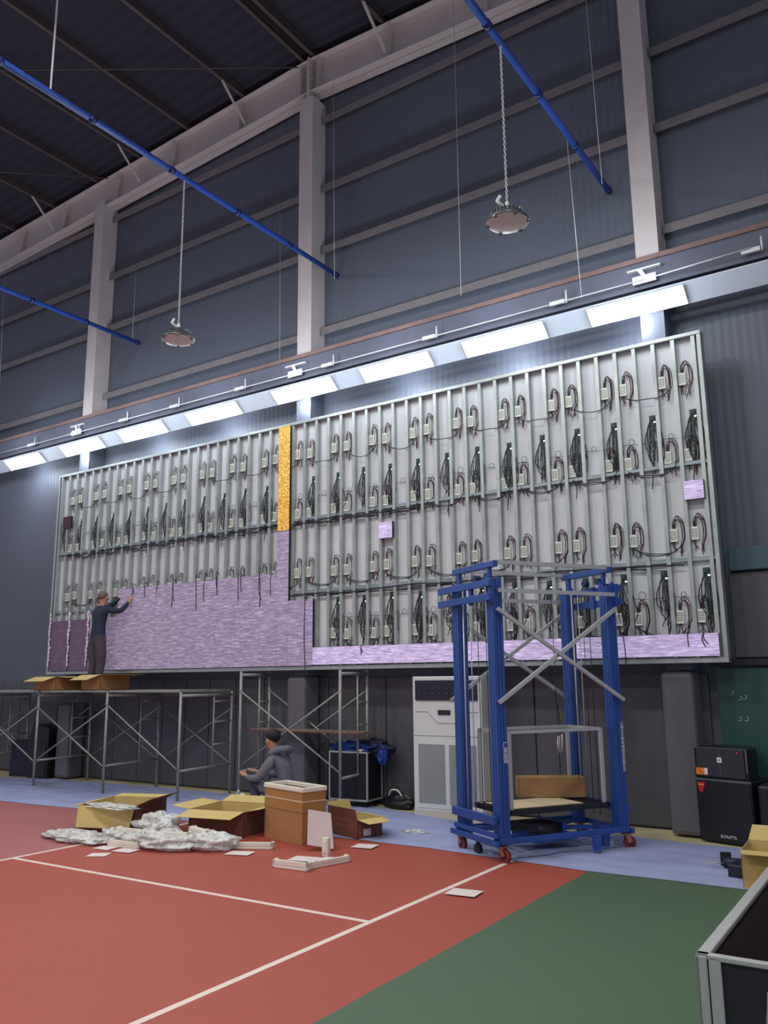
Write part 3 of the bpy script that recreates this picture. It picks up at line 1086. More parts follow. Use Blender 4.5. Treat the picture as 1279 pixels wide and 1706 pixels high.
def blob(name, loc, size, seed, label, cat, material=None, parent=None, group=None, amp=.35, floor=True, fq=3.0):
    m = MB()
    n_, k_ = 40, 26
    rx, ry, rz_ = size
    vs = []
    for i in range(k_ + 1):
        th = PI * i / k_
        for j in range(n_):
            an = 2 * PI * j / n_
            d = Vector((math.sin(th) * math.cos(an), math.sin(th) * math.sin(an), math.cos(th)))
            q = 1 + amp * noise.noise(d * fq + Vector((seed * 3.1, seed, 0))) + amp * .3 * noise.noise(d * fq * 2.0 + Vector((0, seed * 2.0, 5))) + amp * .12 * abs(noise.noise(d * fq * 6 + Vector((seed, 0, 5))))
            z = d.z * rz_ * q
            if floor:
                z = max(z + rz_ * .8, 0.004 + .004 * abs(noise.noise(d * 9)))
            vs.append((d.x * rx * q, d.y * ry * q, z))
    fs = [(i * n_ + j, (i + 1) * n_ + j, (i + 1) * n_ + (j + 1) % n_, i * n_ + (j + 1) % n_) for i in range(k_) for j in range(n_)]
    m.add(vs, fs, 0, True)
    o = obj(name, m, material or M_wrap, parent, label=label, cat=cat, group=group)
    o.location = loc
    return o


# two open cartons on the scaffold deck
carton('carton', (-13.08, 8.72, 1.562), 0, .58, .58, .22, [('f', .24, 108), ('b', .16, 100), ('l', .24, 100), ('r', .3, 93)], 'open cardboard carton on the scaffold deck, left of the pair at the worker\'s feet')
carton('carton', (-11.82, 8.72, 1.562), 0, .47, .58, .24, [('f', .26, 108), ('b', .16, 100), ('l', .24, 100), ('r', .36, 90)], 'open cardboard carton on the scaffold deck, right of the pair at the worker\'s feet')
# cartons on the court
lc = carton('carton', (-8.62, 6.42, .0), math.radians(20), .72, .74, .3, [('f', .24, 164), ('b', .16, 84), ('l', .2, 100), ('r', .2, 66)], 'wide open carton at the left of the pile, clear wrap draped over its near flap', M_cardd)
carton('carton', (-7.42, 7.0, 0), math.radians(12), .72, .66, .27, [('f', .26, 100), ('b', .2, 75), ('l', .26, 84), ('r', .2, 80)], 'open carton amid the wrapping, its near flap folded out, left of the tall box', M_cardd)
tb = carton('tall_carton', (-5.86, 7.12, 0), math.radians(75), .3, .72, .56, [], 'tall square carton lined with white foam in front of the crouching person')
# outline band of tape and foam lining
obj('tape', MB().box(-.002, .302, -.003, -.001, .43, .445).box(-.003, -.001, 0, .72, .43, .445), M_tape, tb)
obj('fold', MB().box(-.003, .303, -.006, .0, .33, .345).box(-.006, 0, -.003, .723, .33, .345), M_card, tb)
m = MB()
for a in ((-.012, .312, -.012, .02), (-.012, .312, .7, .732), (-.012, .02, .02, .7), (.28, .312, .02, .7)):
    m.box(a[0], a[1], a[2], a[3], .53, .58)
obj('foam_lining', m, M_foam, tb, .01)
sc_ = carton('small_carton', (-6.1, 7.86, .012), math.radians(-17), .55, .34, .19, [('f', .11, 8), ('b', .16, 100), ('l', .14, 15), ('r', .18, 98)], 'small brown printed carton on the tarp right of the tall box', M_cardd)
obj('print', MB().box(.12, .4, -.002, -.001, .135, .15).box(.16, .36, -.002, -.001, .09, .1).box(.1, .42, -.002, -.001, .06, .066), mat('print_brown', (120, 66, 40), .8), sc_)
obj('sticker', MB().box(.551, .553, .08, .18, .02, .09), M_label, sc_, label='white shipping sticker low on the side')
obj('sticker', MB().box(.551, .553, .16, .27, .13, .18), M_label, sc_, label='white shipping sticker high on the side')
# carton behind the foreground case
carton('carton', (-1.66, 7.6, 0), math.radians(4), .6, .5, .3, [('b', .2, 60), ('f', .12, 95)], 'yellowish carton at the right edge, behind the big black case', mat('carton_yellow', (192, 156, 96), .85))
for x, y, l in ((-1.9, 8.3, 0),):
    dr = thing('power_tool', (-1.87, 8.3, 0), 'dark cordless drill lying on the tarp near the right edge', 'drill', rz=math.radians(10))
    obj('body', MB().tube([(-.09, 0, .05), (.02, 0, .055), (.14, 0, .05)], [.05, .045, .035], 12), M_navyb, dr)
    obj('grip', MB().bar((-.05, 0, .05), (-.08, .1, .1), .05, .04).box(-.12, -.03, .06, .14, .02, .12), M_spk, dr)
    obj('bit', MB().tube([(-.09, 0, .05), (-.22, -.02, .045)], .006, 6), M_alu, dr)
tc_ = thing('tool_case', (-1.85, 7.92, 0), 'small dark tool case on the tarp beside the drill', 'case', rz=math.radians(-8))
obj('shell', MB().box(0, .3, 0, .2, 0, .12), M_navyb, tc_, .015)
obj('handle', MB().tube([(.1, -.01, .06), (.1, -.04, .06), (.2, -.04, .06), (.2, -.01, .06)], .01, 6), M_spk, tc_)

# wrap piles
blob('plastic_wrap', (-8.2, 6.12, 0), (.5, .2, .05), 1, 'grey clear wrap bundle in front of the left carton', 'plastic wrap', amp=.45)
blob('plastic_wrap', (-8.22, 6.56, .28), (.36, .12, .025), 2, 'clear wrap draped over the near edge of the left carton', 'plastic wrap', amp=.6)
blob('plastic_wrap', (-7.6, 6.72, .0), (.24, .2, .14), 3, 'tall puffed clear wrap bag between the two open cartons', 'plastic wrap', amp=.5, fq=2)
blob('plastic_wrap', (-7.1, 6.36, 0), (.42, .26, .085), 4, 'wide heap of clear wrap in the middle of the packing pile', 'plastic wrap', amp=.5, fq=2.2)
blob('plastic_wrap', (-6.62, 6.55, 0), (.3, .22, .09), 5, 'crumpled clear wrap at the right front of the pile', 'plastic wrap', amp=.5, fq=2.4)
blob('plastic_wrap', (-7.8, 6.34, 0), (.22, .14, .07), 6, 'small crumpled wrap around white foam at the left front of the pile', 'plastic wrap', amp=.45)
blob('plastic_wrap', (-7.35, 7.95, 0), (.46, .2, .16), 7, 'shiny clear wrap heaped behind the open carton', 'plastic wrap', amp=.6)
blob('plastic_wrap', (-5.25, 8.35, 0), (.14, .08, .02), 8, 'scrap of clear wrap on the tarp right of the small carton', 'plastic wrap', amp=.6)


def foam_bar(p, q, w, h, label, grooved=True):
    p, q = Vector(p), Vector(q)
    L = (q - p).length
    an = math.atan2(q.y - p.y, q.x - p.x)
    m = MB()
    if grooved:
        m.box(0, L, 0, w, 0, h * .35).box(0, L, 0, w * .3, h * .35, h).box(0, L, w * .75, w, h * .35, h * .8).box(0, .03, 0, w, 0, h).box(L - .03, L, 0, w, 0, h)
    else:
        m.box(0, L, 0, w, 0, h)
    o = obj('foam_bar', m, M_foam, None, .006, label=label, cat='foam bar')
    o.location = p
    o.rotation_euler = (0, 0, an)
    return o


foam_bar((-5.46, 6.2, .004), (-5.06, 6.23, .004), .07, .075, 'white foam bar on the red court, left arm of the L shape')
foam_bar((-5.13, 6.24, .004), (-4.99, 6.78, .004), .07, .06, 'white foam bar on the red court, right arm of the L shape')
foam_bar((-7.62, 6.05, .004), (-7.2, 6.12, .004), .08, .07, 'short white foam bar at the front of the packing pile')
foam_bar((-7.85, 6.32, .06), (-7.45, 6.36, .06), .1, .08, 'white foam bar half wrapped in plastic on the left of the pile')
foam_bar((-6.4, 6.62, .004), (-6.0, 6.82, .004), .08, .07, 'white foam bar to the left of the tall carton')
foam_bar((-7.25, 6.22, .1), (-6.8, 6.42, .13), .09, .06, 'white foam bar lying on top of the middle heap of wrap')
foam_bar((-7.0, 6.6, .12), (-6.62, 6.5, .12), .09, .06, 'white foam bar on the wrap in front of the folded out flap')
fp = foam_bar((-7.45, 6.9, .2), (-7.1, 7.15, .1), .1, .03, 'pale flat foam piece leaning between the left carton and the puffed bag', False)
# leaning sheet and foam end by the tall carton
o = thing('foam_sheet', (-5.56, 6.95, 0), 'thin pinkish grey sheet leaning on the right face of the tall carton', 'sheet')
obj('sheet', MB().prism([(-.1, .0, .06), (.12, .14, .02), (-.04, .3, .33), (-.22, .16, .37)], (.01, .0, .006)), mat('sheet_pink', (196, 178, 172), .8), o)
o = thing('foam_block', (-5.4, 6.86, 0), 'small upright white foam end piece in front of the leaning sheet', 'foam block')
obj('block', MB().box(0, .07, 0, .05, 0, .17).box(.015, .055, -.008, .0, .03, .15), M_foam, o, .006)

papers = [(-7.32, 5.72, .2, .16, .5, 'white paper sheet lying by itself on the red court left of the pile'), (-7.55, 5.98, .22, .16, .05, 'white paper sheet half under the foam at the left front of the pile'),
          (-7.25, 6.0, .24, .17, .1, 'white paper sheet right of another one before the short foam bar'), (-6.15, 6.5, .26, .18, .3, 'white paper sheet just left of the tall carton'),
          (-5.42, 6.62, .28, .2, .15, 'white paper sheet behind the L of foam bars'), (-5.2, 6.72, .22, .18, .0, 'white paper sheet overlapping another behind the foam bars'),
          (-5.28, 7.42, .24, .2, .15, 'white paper sheet near the tarp edge, right of the tall carton'), (-3.5, 6.28, .26, .2, .1, 'white paper sheet alone on the court right of the long line')]
for i, (x, y, a, b, r, l) in enumerate(papers):
    o = obj('paper_sheet', MB().prism([(-a / 2, -b / 2, 0), (a / 2, -b / 2, .002), (a / 2, b / 2, .004), (-a / 2, b / 2, .001)], (0, 0, .0015)), M_paper, None, label=l, cat='paper')
    o.location = (x, y, .006 + .002 * i * 0.5)
    o.rotation_euler = (0, 0, r)

# ================================================================== TARP
near = [(-20, 7.3), (-15, 7.36), (-11.8, 7.45), (-10.5, 7.53), (-8.5, 7.6), (-6.5, 7.68), (-4.79, 7.71), (-3.8, 7.62), (-2.97, 7.55), (-1.83, 7.58), (0, 7.6), (2.5, 7.6)]
far = [(-20, 9.2), (-14.7, 9.3), (-13.5, 9.6), (-11.5, 9.7), (-9, 9.72), (-6.8, 9.75), (-5.2, 9.3), (-4.4, 9.2), (-3.5, 9.42), (-2.5, 9.3), (0, 9.2), (2.5, 9.2)]


def interp(tab, x):
    for (a, b), (c, d) in zip(tab, tab[1:]):
        if x <= c:
            return b + (d - b) * (x - a) / (c - a)
    return tab[-1][1]


m = MB()
nx_, ny_ = 300, 34
vs = []
for i in range(nx_ + 1):
    x = -20 + 22.5 * i / nx_
    ya, yb = interp(near, x) + .02 * noise.noise(Vector((x * 1.5, 0, 0))), interp(far, x) + .05 * noise.noise(Vector((x * 1.7, 9, 0)))
    for j in range(ny_ + 1):
        y = ya + (yb - ya) * j / ny_
        e = min(1, min(j, ny_ - j) / 2)
        d = abs(noise.noise(Vector((x * .9 + y * .7, y * 2.4, 0)))) * .028 + abs(noise.noise(Vector((x * 2.3 - y, y * 5, 3)))) * .014
        vs.append((x, y, .007 + e * d))
fs = [(i * (ny_ + 1) + j, (i + 1) * (ny_ + 1) + j, (i + 1) * (ny_ + 1) + j + 1, i * (ny_ + 1) + j + 1) for i in range(nx_) for j in range(ny_)]
m.add(vs, fs, 0, True)
obj('tarp', m, M_tarp, None, label='long wrinkled light blue tarp on the floor in front of the wall pads', cat='tarp')

# ================================================================== LIFT
lift = thing('mast_lift', (-3.77, 7.5, 0), 'blue four mast aerial work lift on castors in front of the screen frame', 'lift', rz=math.radians(58.5))
LL, LW = 1.42, .7      # along local x and y
posts = {'B': (.02, 0), 'A': (.02, LW), 'C': (LL, 0), 'D': (LL, LW)}
ZT = 2.66
for key, (x, y) in posts.items():
    m = MB()
    a, b = .055, .065
    m.box(x - a + .012, x + a - .012, y - b + .012, y + b - .012, .16, ZT, 1)
    for q in (-1, 0, 1):
        m.box(x + q * .036 - .015, x + q * .036 + .015, y - b, y - b + .02, .16, ZT + .02 * q, 0)
        m.box(x + q * .036 - .015, x + q * .036 + .015, y + b - .02, y + b, .16, ZT, 0)
        m.box(x - a, x - a + .02, y + q * .043 - .018, y + q * .043 + .018, .16, ZT + .03 * q, 0)
        m.box(x + a - .02, x + a, y + q * .043 - .018, y + q * .043 + .018, .16, ZT, 0)
    p = obj('mast', m, [M_blue, M_blued], lift)
    if key in 'AD':
        obj('mast_rod', MB().tube([(x - .03, y - .13, .3), (x - .03, y - .13, ZT - .02)], .008, 6).tube([(x + .05, y - .14, .3), (x + .05, y - .14, ZT)], .005, 6), M_alu, p)
# short side head beams
for x in (0, LL):
    m = MB().box(x - .03, x + .03, -.08, LW + .05, 2.78, 2.84)
    m.box(x - .02, x + .02, .02, .06, 2.6, 2.78).box(x - .02, x + .02, LW - .08, LW - .02, 2.6, 2.78)
    obj('head_beam', m, M_blue, lift, .004)
    sgn = -1 if x == 0 else 1
    m = MB().box(x + sgn * .09 - .02, x + sgn * .09 + .02, -.12, LW + .24, 2.58, 2.65).box(x + sgn * .09 - .02, x + sgn * .09 + .02, -.12, LW + .24, 2.44, 2.51)
    m.box(x + sgn * .06 - .015, x + sgn * .06 + .015, .28, .34, 2.42, 2.66).box(x + sgn * .06 - .015, x + sgn * .06 + .015, -.1, -.04, 2.42, 2.66)
    obj('yoke', m, M_blue, lift, .003)
for y, z in ((-.05, 2.83), (LW + .02, 2.83), (-.12, 2.54), (LW + .05, 2.53)):
    obj('long_tie', MB().box(.0, LL, y - .015, y + .015, z - .02, z + .02), M_alu, lift)
for y in (-.12, LW + .12):
    obj('x_brace', MB().bar((-.02, y, 2.36), (LL + .04, y, 1.46), .035, .035), M_alu, lift)
    obj('x_brace', MB().bar((LL + .04, y + .03, 2.4), (-.02, y + .03, 1.46), .035, .035), M_alu, lift)
m = MB()
for (x, y) in ((.09, .2), (.09, .28), (.1, .46), (LL - .09, .2), (LL - .09, .3), (LL - .1, .5), (.5, LW + .02), (LL - .2, LW)):
    m.tube([(x, y, .3), (x + random.uniform(-.01, .01), y, 2.6)], .004, 5)
obj('lift_cable', m, M_dark, lift)
# pulleys
for (x, y) in ((.02, .32), (.02, .1), (LL - .02, .32), (LL - .02, .1)):
    obj('pulley', MB().tube([(x - .03, y, 2.7), (x + .03, y, 2.7)], .035, 14), M_blued, lift)
# base frame
m = MB()
for y in (-.09, LW + .05):
    m.box(-.04, LL + .04, y, y + .04, .17, .22)
for x in (-.1, LL + .06):
    m.box(x, x + .04, -.09, LW + .1, .15, .2).box(x, x + .04, -.05, LW + .06, .34, .42)
m.box(-.08, -.04, -.05, LW + .06, .22, .26)
obj('base_frame', m, M_blue, lift, .004)
m = MB().box(.5, 1.0, .16, .56, .1, .15).bar((.1, .04, .2), (.6, .3, .2), .04, .04).bar((.1, .66, .2), (.6, .4, .2), .04, .04).bar((.9, .3, .2), (1.36, .1, .2), .04, .04).bar((.9, .42, .2), (1.36, .64, .2), .04, .04)
m.box(.86, .9, .2, .5, .1, .26).box(.55, .59, .2, .5, .1, .26).box(.98, 1.06, -.14, -.1, .04, .17).box(1.18, 1.26, -.02, .02, .04, .17)
obj('under_frame', m, M_blue, lift)
obj('pump', MB().lathe((.68, .32, .15), [(0, 0), (.16, 0), (.19, .04), (.17, .1), (.1, .13), (0, .14)], 24).box(.42, .6, .2, .46, .15, .28), M_dark, lift)
# castors
for (x, y, a) in ((0, -.02, .3), (-.02, LW + .02, 0), (LL + .04, -.03, 1.2), (LL + .02, LW, .4)):
    c = thing('x', (0, 0, 0), None, None)
    COL.objects.unlink(c)
    bpy.data.objects.remove(c)
    R = Matrix.Rotation(a, 3, 'Z')
    m = MB()
    ax = R @ Vector((1, 0, 0))
    ce = Vector((x, y, .062)) + R @ Vector((0, -.03, 0))
    m.tube([ce - ax * .02, ce + ax * .02], .062, 20, 0)
    m.tube([ce - ax * .022, ce + ax * .022], .035, 16, 2)
    for q in (-1, 1):
        m.bar(ce + ax * .028 * q, Vector((x, y, .14)) + ax * .028 * q, .045, .006, 1, up=tuple(ax))
    m.cbox((x, y, .145), (.09, .09, .012), R, 1)
    m.tube([(x, y, .14), (x, y, .18)], .018, 10, 1)
    obj('castor', m, [M_whl, M_fork, M_dark], lift)
obj('inner_wheel', MB().tube([(-.02, .42, .05), (.02, .42, .05)], .05, 18).box(-.012, .012, .4, .44, .05, .17), M_navyb, lift)
# platform
pf = MB().box(.12, LL - .1, .02, .05, .4, .45).box(.12, LL - .1, LW - .06, LW - .03, .4, .45).box(.12, .15, .02, LW - .03, .4, .45).box(LL - .13, LL - .1, .02, LW - .03, .4, .45)
for k in range(22):
    x = .16 + k * .053
    pf.box(x, x + .012, .04, LW - .05, .425, .44)
for k in range(5):
    y = .12 + k * .12
    pf.box(.13, LL - .12, y, y + .02, .415, .425)
deck = obj('platform', pf, M_dark, lift)
for (a, b) in (((.17, .06), (.17, LW - .08)), ((LL - .14, .06), (LL - .14, LW - .08)), ((.17, LW - .08), (LL - .14, LW - .08)), ((.17, .06), (LL - .14, .06))):
    obj('guard_rail', MB().bar((a[0], a[1], 1.17), (b[0], b[1], 1.17), .03, .03), M_alu, lift)
for (x, y) in ((.17, .06), (.17, LW - .08), (LL - .14, .06), (LL - .14, LW - .08)):
    obj('guard_post', MB().bar((x, y, .44), (x, y, 1.17), .032, .032), M_alu, lift)
# lettering on the masts: white vertical characters on the front faces
TB = Matrix.Translation((.045, -.069, .99)) @ Matrix.Rotation(PI / 2, 4, 'X')
text_part('厂家直销', .052, TB, M_wht, lift, 'lettering', 'white vertical characters low on the near mast', vertical=True)
TC = Matrix.Translation((LL + .035, -.069, .99)) @ Matrix.Rotation(PI / 2, 4, 'X')
text_part('江阴市升降机械制造有限公司', .04, TC, M_wht, lift, 'lettering', 'white vertical characters on the right mast', vertical=True)

# cardboard on the deck
ux = Vector((math.cos(math.radians(58.5)), math.sin(math.radians(58.5)), 0))
uy = Vector((-ux.y, ux.x, 0))
o = obj('cardboard_sheet', MB().box(0, .85, 0, .5, 0, .006), mat('board_pale', (206, 184, 146), .8, var=.08, scale=5), None, label='flat pale cardboard sheet lying on the deck of the blue lift', cat='cardboard')
q = Vector((-3.77, 7.5, .446)) + ux * .2 + uy * .1
o.location = q
o.rotation_euler = (0, 0, math.radians(58.5))
q = Vector((-3.77, 7.5, .455)) + ux * .5 + uy * .42
b = carton('carton', (0, 0, 0), 0, .7, .26, .2, [], 'low open carton at the back of the blue lift deck', mat('card_dull', (150, 112, 74), .85))
b.location = Vector((-4.95, 9.1, 0)) + Vector((0, 0, 0))
b.location = (-4.0, 8.42, .455)
b.rotation_euler = (0, 0, math.radians(33))

# hanging socket behind the lift
o = thing('hanging_cable', (-4.1, 9.85, 1.8), 'black power cord with a pale plug dangling against the wall pads behind the lift', 'cable')
obj('cord', MB().tube([(0, -.3, .0), (0, -.1, -.3), (0, 0, -.62), (0, 0, -.8)], .006, 6), M_blk, o)
obj('plug', MB().tube([(-.02, -.01, -.8), (-.025, -.01, -.88), (-.02, -.01, -1.0)], [.012, .02, .012], 8).tube([(.02, -.01, -.78), (.022, -.01, -.88), (.015, -.01, -.98)], .008, 8), M_foam, o)

# ================================================================== TROLLEY WITH JACKET
tr = thing('wheeled_case', (-7.0, 9.5, 0), 'black equipment case with silver edges on wheels behind the narrow scaffold', 'case', rz=math.radians(4))
bx = MB().box(0, .36, 0, .3, .1, .72)
# built so the case fits between scaffold and wall
obj('case_body', MB().box(-.34, .26, .02, .4, .1, .72), M_spk, tr, .006)
e = MB()
for (x, y) in ((-.34, .02), (.26, .02), (.26, .4), (-.34, .4)):
    e.box(x - .01, x + .01, y - .01, y + .01, .1, .73)
for z in (.1, .72):
    e.box(-.34, .26, .01, .03, z - .01, z + .012).box(-.34, .26, .39, .41, z - .01, z + .012).box(-.35, -.33, .02, .4, z - .01, z + .012).box(.25, .27, .02, .4, z - .01, z + .012)
obj('edging', e, M_alu, tr)
for (x, y) in ((-.28, .08), (.2, .08), (-.28, .34), (.2, .34)):
    obj('wheel', MB().tube([(x - .012, y, .035), (x + .012, y, .035)], .034, 14).box(x - .015, x + .015, y - .01, y + .01, .04, .1), M_dark, tr)
j = blob('jacket', (-7.0, 9.7, .78), (.38, .17, .07), 11, 'bright blue jacket thrown over the wheeled case', 'jacket', M_jack, amp=.6, floor=False)
blob('lining', (.24, .02, -.02), (.28, .14, .12), 12, 'navy lining', None, M_jackd, parent=j, amp=.5, floor=False)
blob('sleeve', (.44, -.05, -.1), (.06, .07, .12), 13, None, None, M_jack, parent=j, amp=.5, floor=False)
o = obj('roll_of_tape', MB().lathe((0, 0, 0), [(.03, 0), (.06, 0), (.06, .03), (.03, .03), (.03, 0)], 20), M_foam, None, label='small white roll on top of the wheeled case', cat='tape roll')
o.location = (-6.86, 9.58, .735)
o = thing('shoulder_bag', (-6.65, 9.72, 0), 'low black bag on the floor left of the air conditioner', 'bag', rz=math.radians(-10))
blob('bag_body', (.24, .1, 0), (.25, .11, .11), 14, None, None, M_spk, parent=o, amp=.3)
obj('strap', MB().tube(smooth_curve([(.1, .05, .15), (.18, .02, .24), (.3, .02, .24), (.36, .05, .14)], 5), .01, 6), M_foam, o)

# ================================================================== FOREGROUND CASE
fc = thing('road_case', (-.82, 3.05, 0), 'big open black case with silver edges at the lower right corner', 'case', rz=math.radians(1.5))
CW, CD, CH = 1.1, 1.9, .8
m = MB().box(0, CW, 0, .02, 0, CH).box(0, CW, CD - .02, CD, 0, CH).box(0, .02, 0, CD, 0, CH).box(CW - .02, CW, 0, CD, 0, CH).box(0, CW, 0, CD, 0, .02)
m.box(.021, .03, .021, CD - .021, .02, CH - .03, 1).box(.021, CW - .021, CD - .03, CD - .021, .02, CH - .03, 1).box(.021, CW - .021, .021, CD - .021, CH - .3, CH - .29, 1)
obj('case_body', m, [M_case, M_casei], fc)
e = MB()
e.box(-.012, .03, -.012, CD + .012, CH - .012, CH + .006).box(-.012, CW, -.012, .016, CH - .012, CH + .006).box(-.012, CW, CD - .016, CD + .012, CH - .012, CH + .006)
e.box(-.014, .022, -.014, -.0, 0, CH).box(.026, .065, -.012, -.0, 0, CH).box(-.014, 0, -.014, .04, 0, CH)
obj('edging', e, M_alu, fc, .004)
e = MB()
pts = [(.265 + .11 * math.cos(a) + .0, -.006, .6 + .12 * math.sin(a)) for a in [PI * .62 + k * .17 for k in range(10)]]
pts = [(.2, -.004, .72), (.195, -.004, .67), (.19, -.004, .62), (.205, -.004, .55), (.225, -.004, .49), (.25, -.004, .46)]
e.tube(smooth_curve(pts, 4), .004, 6)
e.tube(smooth_curve([(.2, -.004, .72), (.215, -.004, .7), (.2, -.004, .66), (.215, -.004, .58), (.24, -.004, .5)], 4), .003, 6)
for k in range(4):
    e.box(.215 + k * .02, .223 + k * .02, -.006, -.002, .52 + .02 * k, .69)
obj('emblem', e, M_emb, fc, label='pale curved emblem cut off by the picture edge')


# ================================================================== PEOPLE
def skinned(name, J, links, mats, classify, parent=None, sub=2):
    """J: name -> (pos, radius or (rx, ry)); one continuous skinned body"""
    names = list(J)
    me = bpy.data.meshes.new(name)
    me.from_pydata([J[k][0] for k in names], [(names.index(a), names.index(b)) for a, b in links], [])
    o = bpy.data.objects.new(name, me)
    COL.objects.link(o)
    sk = o.modifiers.new('skin', 'SKIN')
    sk.use_smooth_shade = True
    sk.branch_smoothing = .6
    for i, k in enumerate(names):
        r = J[k][1]
        d = me.skin_vertices[0].data[i]
        d.radius = r if isinstance(r, tuple) else (r, r)
        d.use_root = (i == 0)
    ss = o.modifiers.new('sub', 'SUBSURF')
    ss.levels = ss.render_levels = sub
    dg = bpy.context.evaluated_depsgraph_get()
    dg.update()
    nm = bpy.data.meshes.new_from_object(o.evaluated_get(dg))
    bpy.data.objects.remove(o)
    nm.materials.clear()
    for mt in mats:
        nm.materials.append(mt)
    for p in nm.polygons:
        p.material_index = classify(p.center)
        p.use_smooth = True
    b_ = bpy.data.objects.new(name, nm)
    COL.objects.link(b_)
    if parent:
        b_.parent = parent
    return b_


def fingers(J, links, side, wrist, fdir, up, outd):
    """five short chains rooted in the palm"""
    f = Vector(fdir).normalized()
    u = Vector(up).normalized()
    o = Vector(outd).normalized()
    palm = Vector(wrist) + f * .075
    J[side + 'palm'] = (palm, (.036, .02))
    links.append((side + 'wrist', side + 'palm'))
    L = [.062, .072, .067, .052]
    for k in range(4):
        off = (k - 1.5) * .021
        a = palm + o * off + f * .02
        b_ = palm + o * off * 1.15 + f * (.02 + L[k] * .5) + u * .006
        c = palm + o * off * 1.25 + f * (.02 + L[k] * .95) + u * .022
        for nm, p, r in (('a', a, .0105), ('b', b_, .0095), ('c', c, .008)):
            J['%sf%d%s' % (side, k, nm)] = (p, r)
        links += [(side + 'palm', '%sf%da' % (side, k)), ('%sf%da' % (side, k), '%sf%db' % (side, k)), ('%sf%db' % (side, k), '%sf%dc' % (side, k))]
    t0 = palm - f * .03 - o * .035
    t1 = palm - f * .0 - o * .06 + u * .01
    t2 = palm + f * .028 - o * .066 + u * .022
    for nm, p, r in (('t0', t0, .013), ('t1', t1, .011), ('t2', t2, .009)):
        J[side + nm] = (p, r)
    links += [(side + 'palm', side + 't0'), (side + 't0', side + 't1'), (side + 't1', side + 't2')]


# worker on the scaffold, seen from behind, arms raised to the tiles
wk = thing('person', (-12.1, 9.2, 1.562), 'person in navy sweater and grey trousers on the scaffold, arms raised to the tiles', 'person')
V = Vector
J = {}
J['pelvis'] = (V((0, 0, .86)), (.15, .105))
J['waist'] = (V((0, .0, 1.0)), (.16, .115))
J['chest'] = (V((.01, .0, 1.2)), (.19, .125))
J['upper'] = (V((.02, .01, 1.33)), (.15, .09))
J['neck'] = (V((.03, .03, 1.425)), (.055, .055))
J['jaw'] = (V((.035, .05, 1.49)), (.068, .072))
J['head'] = (V((.035, .045, 1.56)), (.078, .092))
J['crown'] = (V((.035, .035, 1.615)), (.06, .07))
for s, sg in (('l', -1), ('r', 1)):
    J[s + 'hip'] = (V((.09 * sg, 0, .8)), (.1, .1))
    J[s + 'thigh'] = (V((.1 * sg, .0, .62)), (.1, .1))
    J[s + 'knee'] = (V((.1 * sg, .015, .44)), (.078, .08))
    J[s + 'calf'] = (V((.1 * sg, -.01, .3)), (.074, .076))
    J[s + 'ankle'] = (V((.1 * sg, -.015, .09)), (.04, .042))
    J[s + 'heel'] = (V((.1 * sg, -.02, .04)), (.038, .038))
    J[s + 'toe'] = (V((.12 * sg, .16, .032)), (.04, .028))
links = [('pelvis', 'waist'), ('waist', 'chest'), ('chest', 'upper'), ('upper', 'neck'), ('neck', 'jaw'), ('jaw', 'head'), ('head', 'crown')]
for s in 'lr':
    links += [('pelvis', s + 'hip'), (s + 'hip', s + 'thigh'), (s + 'thigh', s + 'knee'), (s + 'knee', s + 'calf'), (s + 'calf', s + 'ankle'), (s + 'ankle', s + 'heel'), (s + 'heel', s + 'toe')]
J['rshoulder'] = (V((.19, .01, 1.34)), (.075, .07))
J['relbow'] = (V((.42, .1, 1.3)), (.05, .05))
J['rfore'] = (V((.47, .16, 1.38)), (.045, .045))
J['rwrist'] = (V((.49, .22, 1.46)), (.028, .028))
J['lshoulder'] = (V((-.15, .03, 1.35)), (.075, .07))
J['lelbow'] = (V((-.05, .24, 1.4)), (.05, .05))
J['lfore'] = (V((.08, .27, 1.48)), (.044, .044))
J['lwrist'] = (V((.19, .28, 1.55)), (.028, .028))
links += [('upper', 'rshoulder'), ('rshoulder', 'relbow'), ('relbow', 'rfore'), ('rfore', 'rwrist'), ('upper', 'lshoulder'), ('lshoulder', 'lelbow'), ('lelbow', 'lfore'), ('lfore', 'lwrist')]
fingers(J, links, 'r', J['rwrist'][0], (.03, .05, .1), (-.2, .9, -.3), (1, 0, 0))
fingers(J, links, 'l', J['lwrist'][0], (.08, .02, .06), (-.2, .95, 0), (-.5, 0, .8))


def cls_w(c):
    if c.z < .075:
        return 3
    if c.z < .9 and abs(c.x) < .3:
        return 1
    if (c - V((.035, .04, 1.56))).length < .17 and c.z > 1.41 and c.y < .2:
        return 0
    if (c - J['rwrist'][0]).dot(V((.03, .05, .1)).normalized()) > .0 and c.x > .35 and c.z > 1.42:
        return 4
    if (c - J['lwrist'][0]).dot(V((.08, .02, .06)).normalized()) > .0 and c.y > .2:
        return 4
    return 2


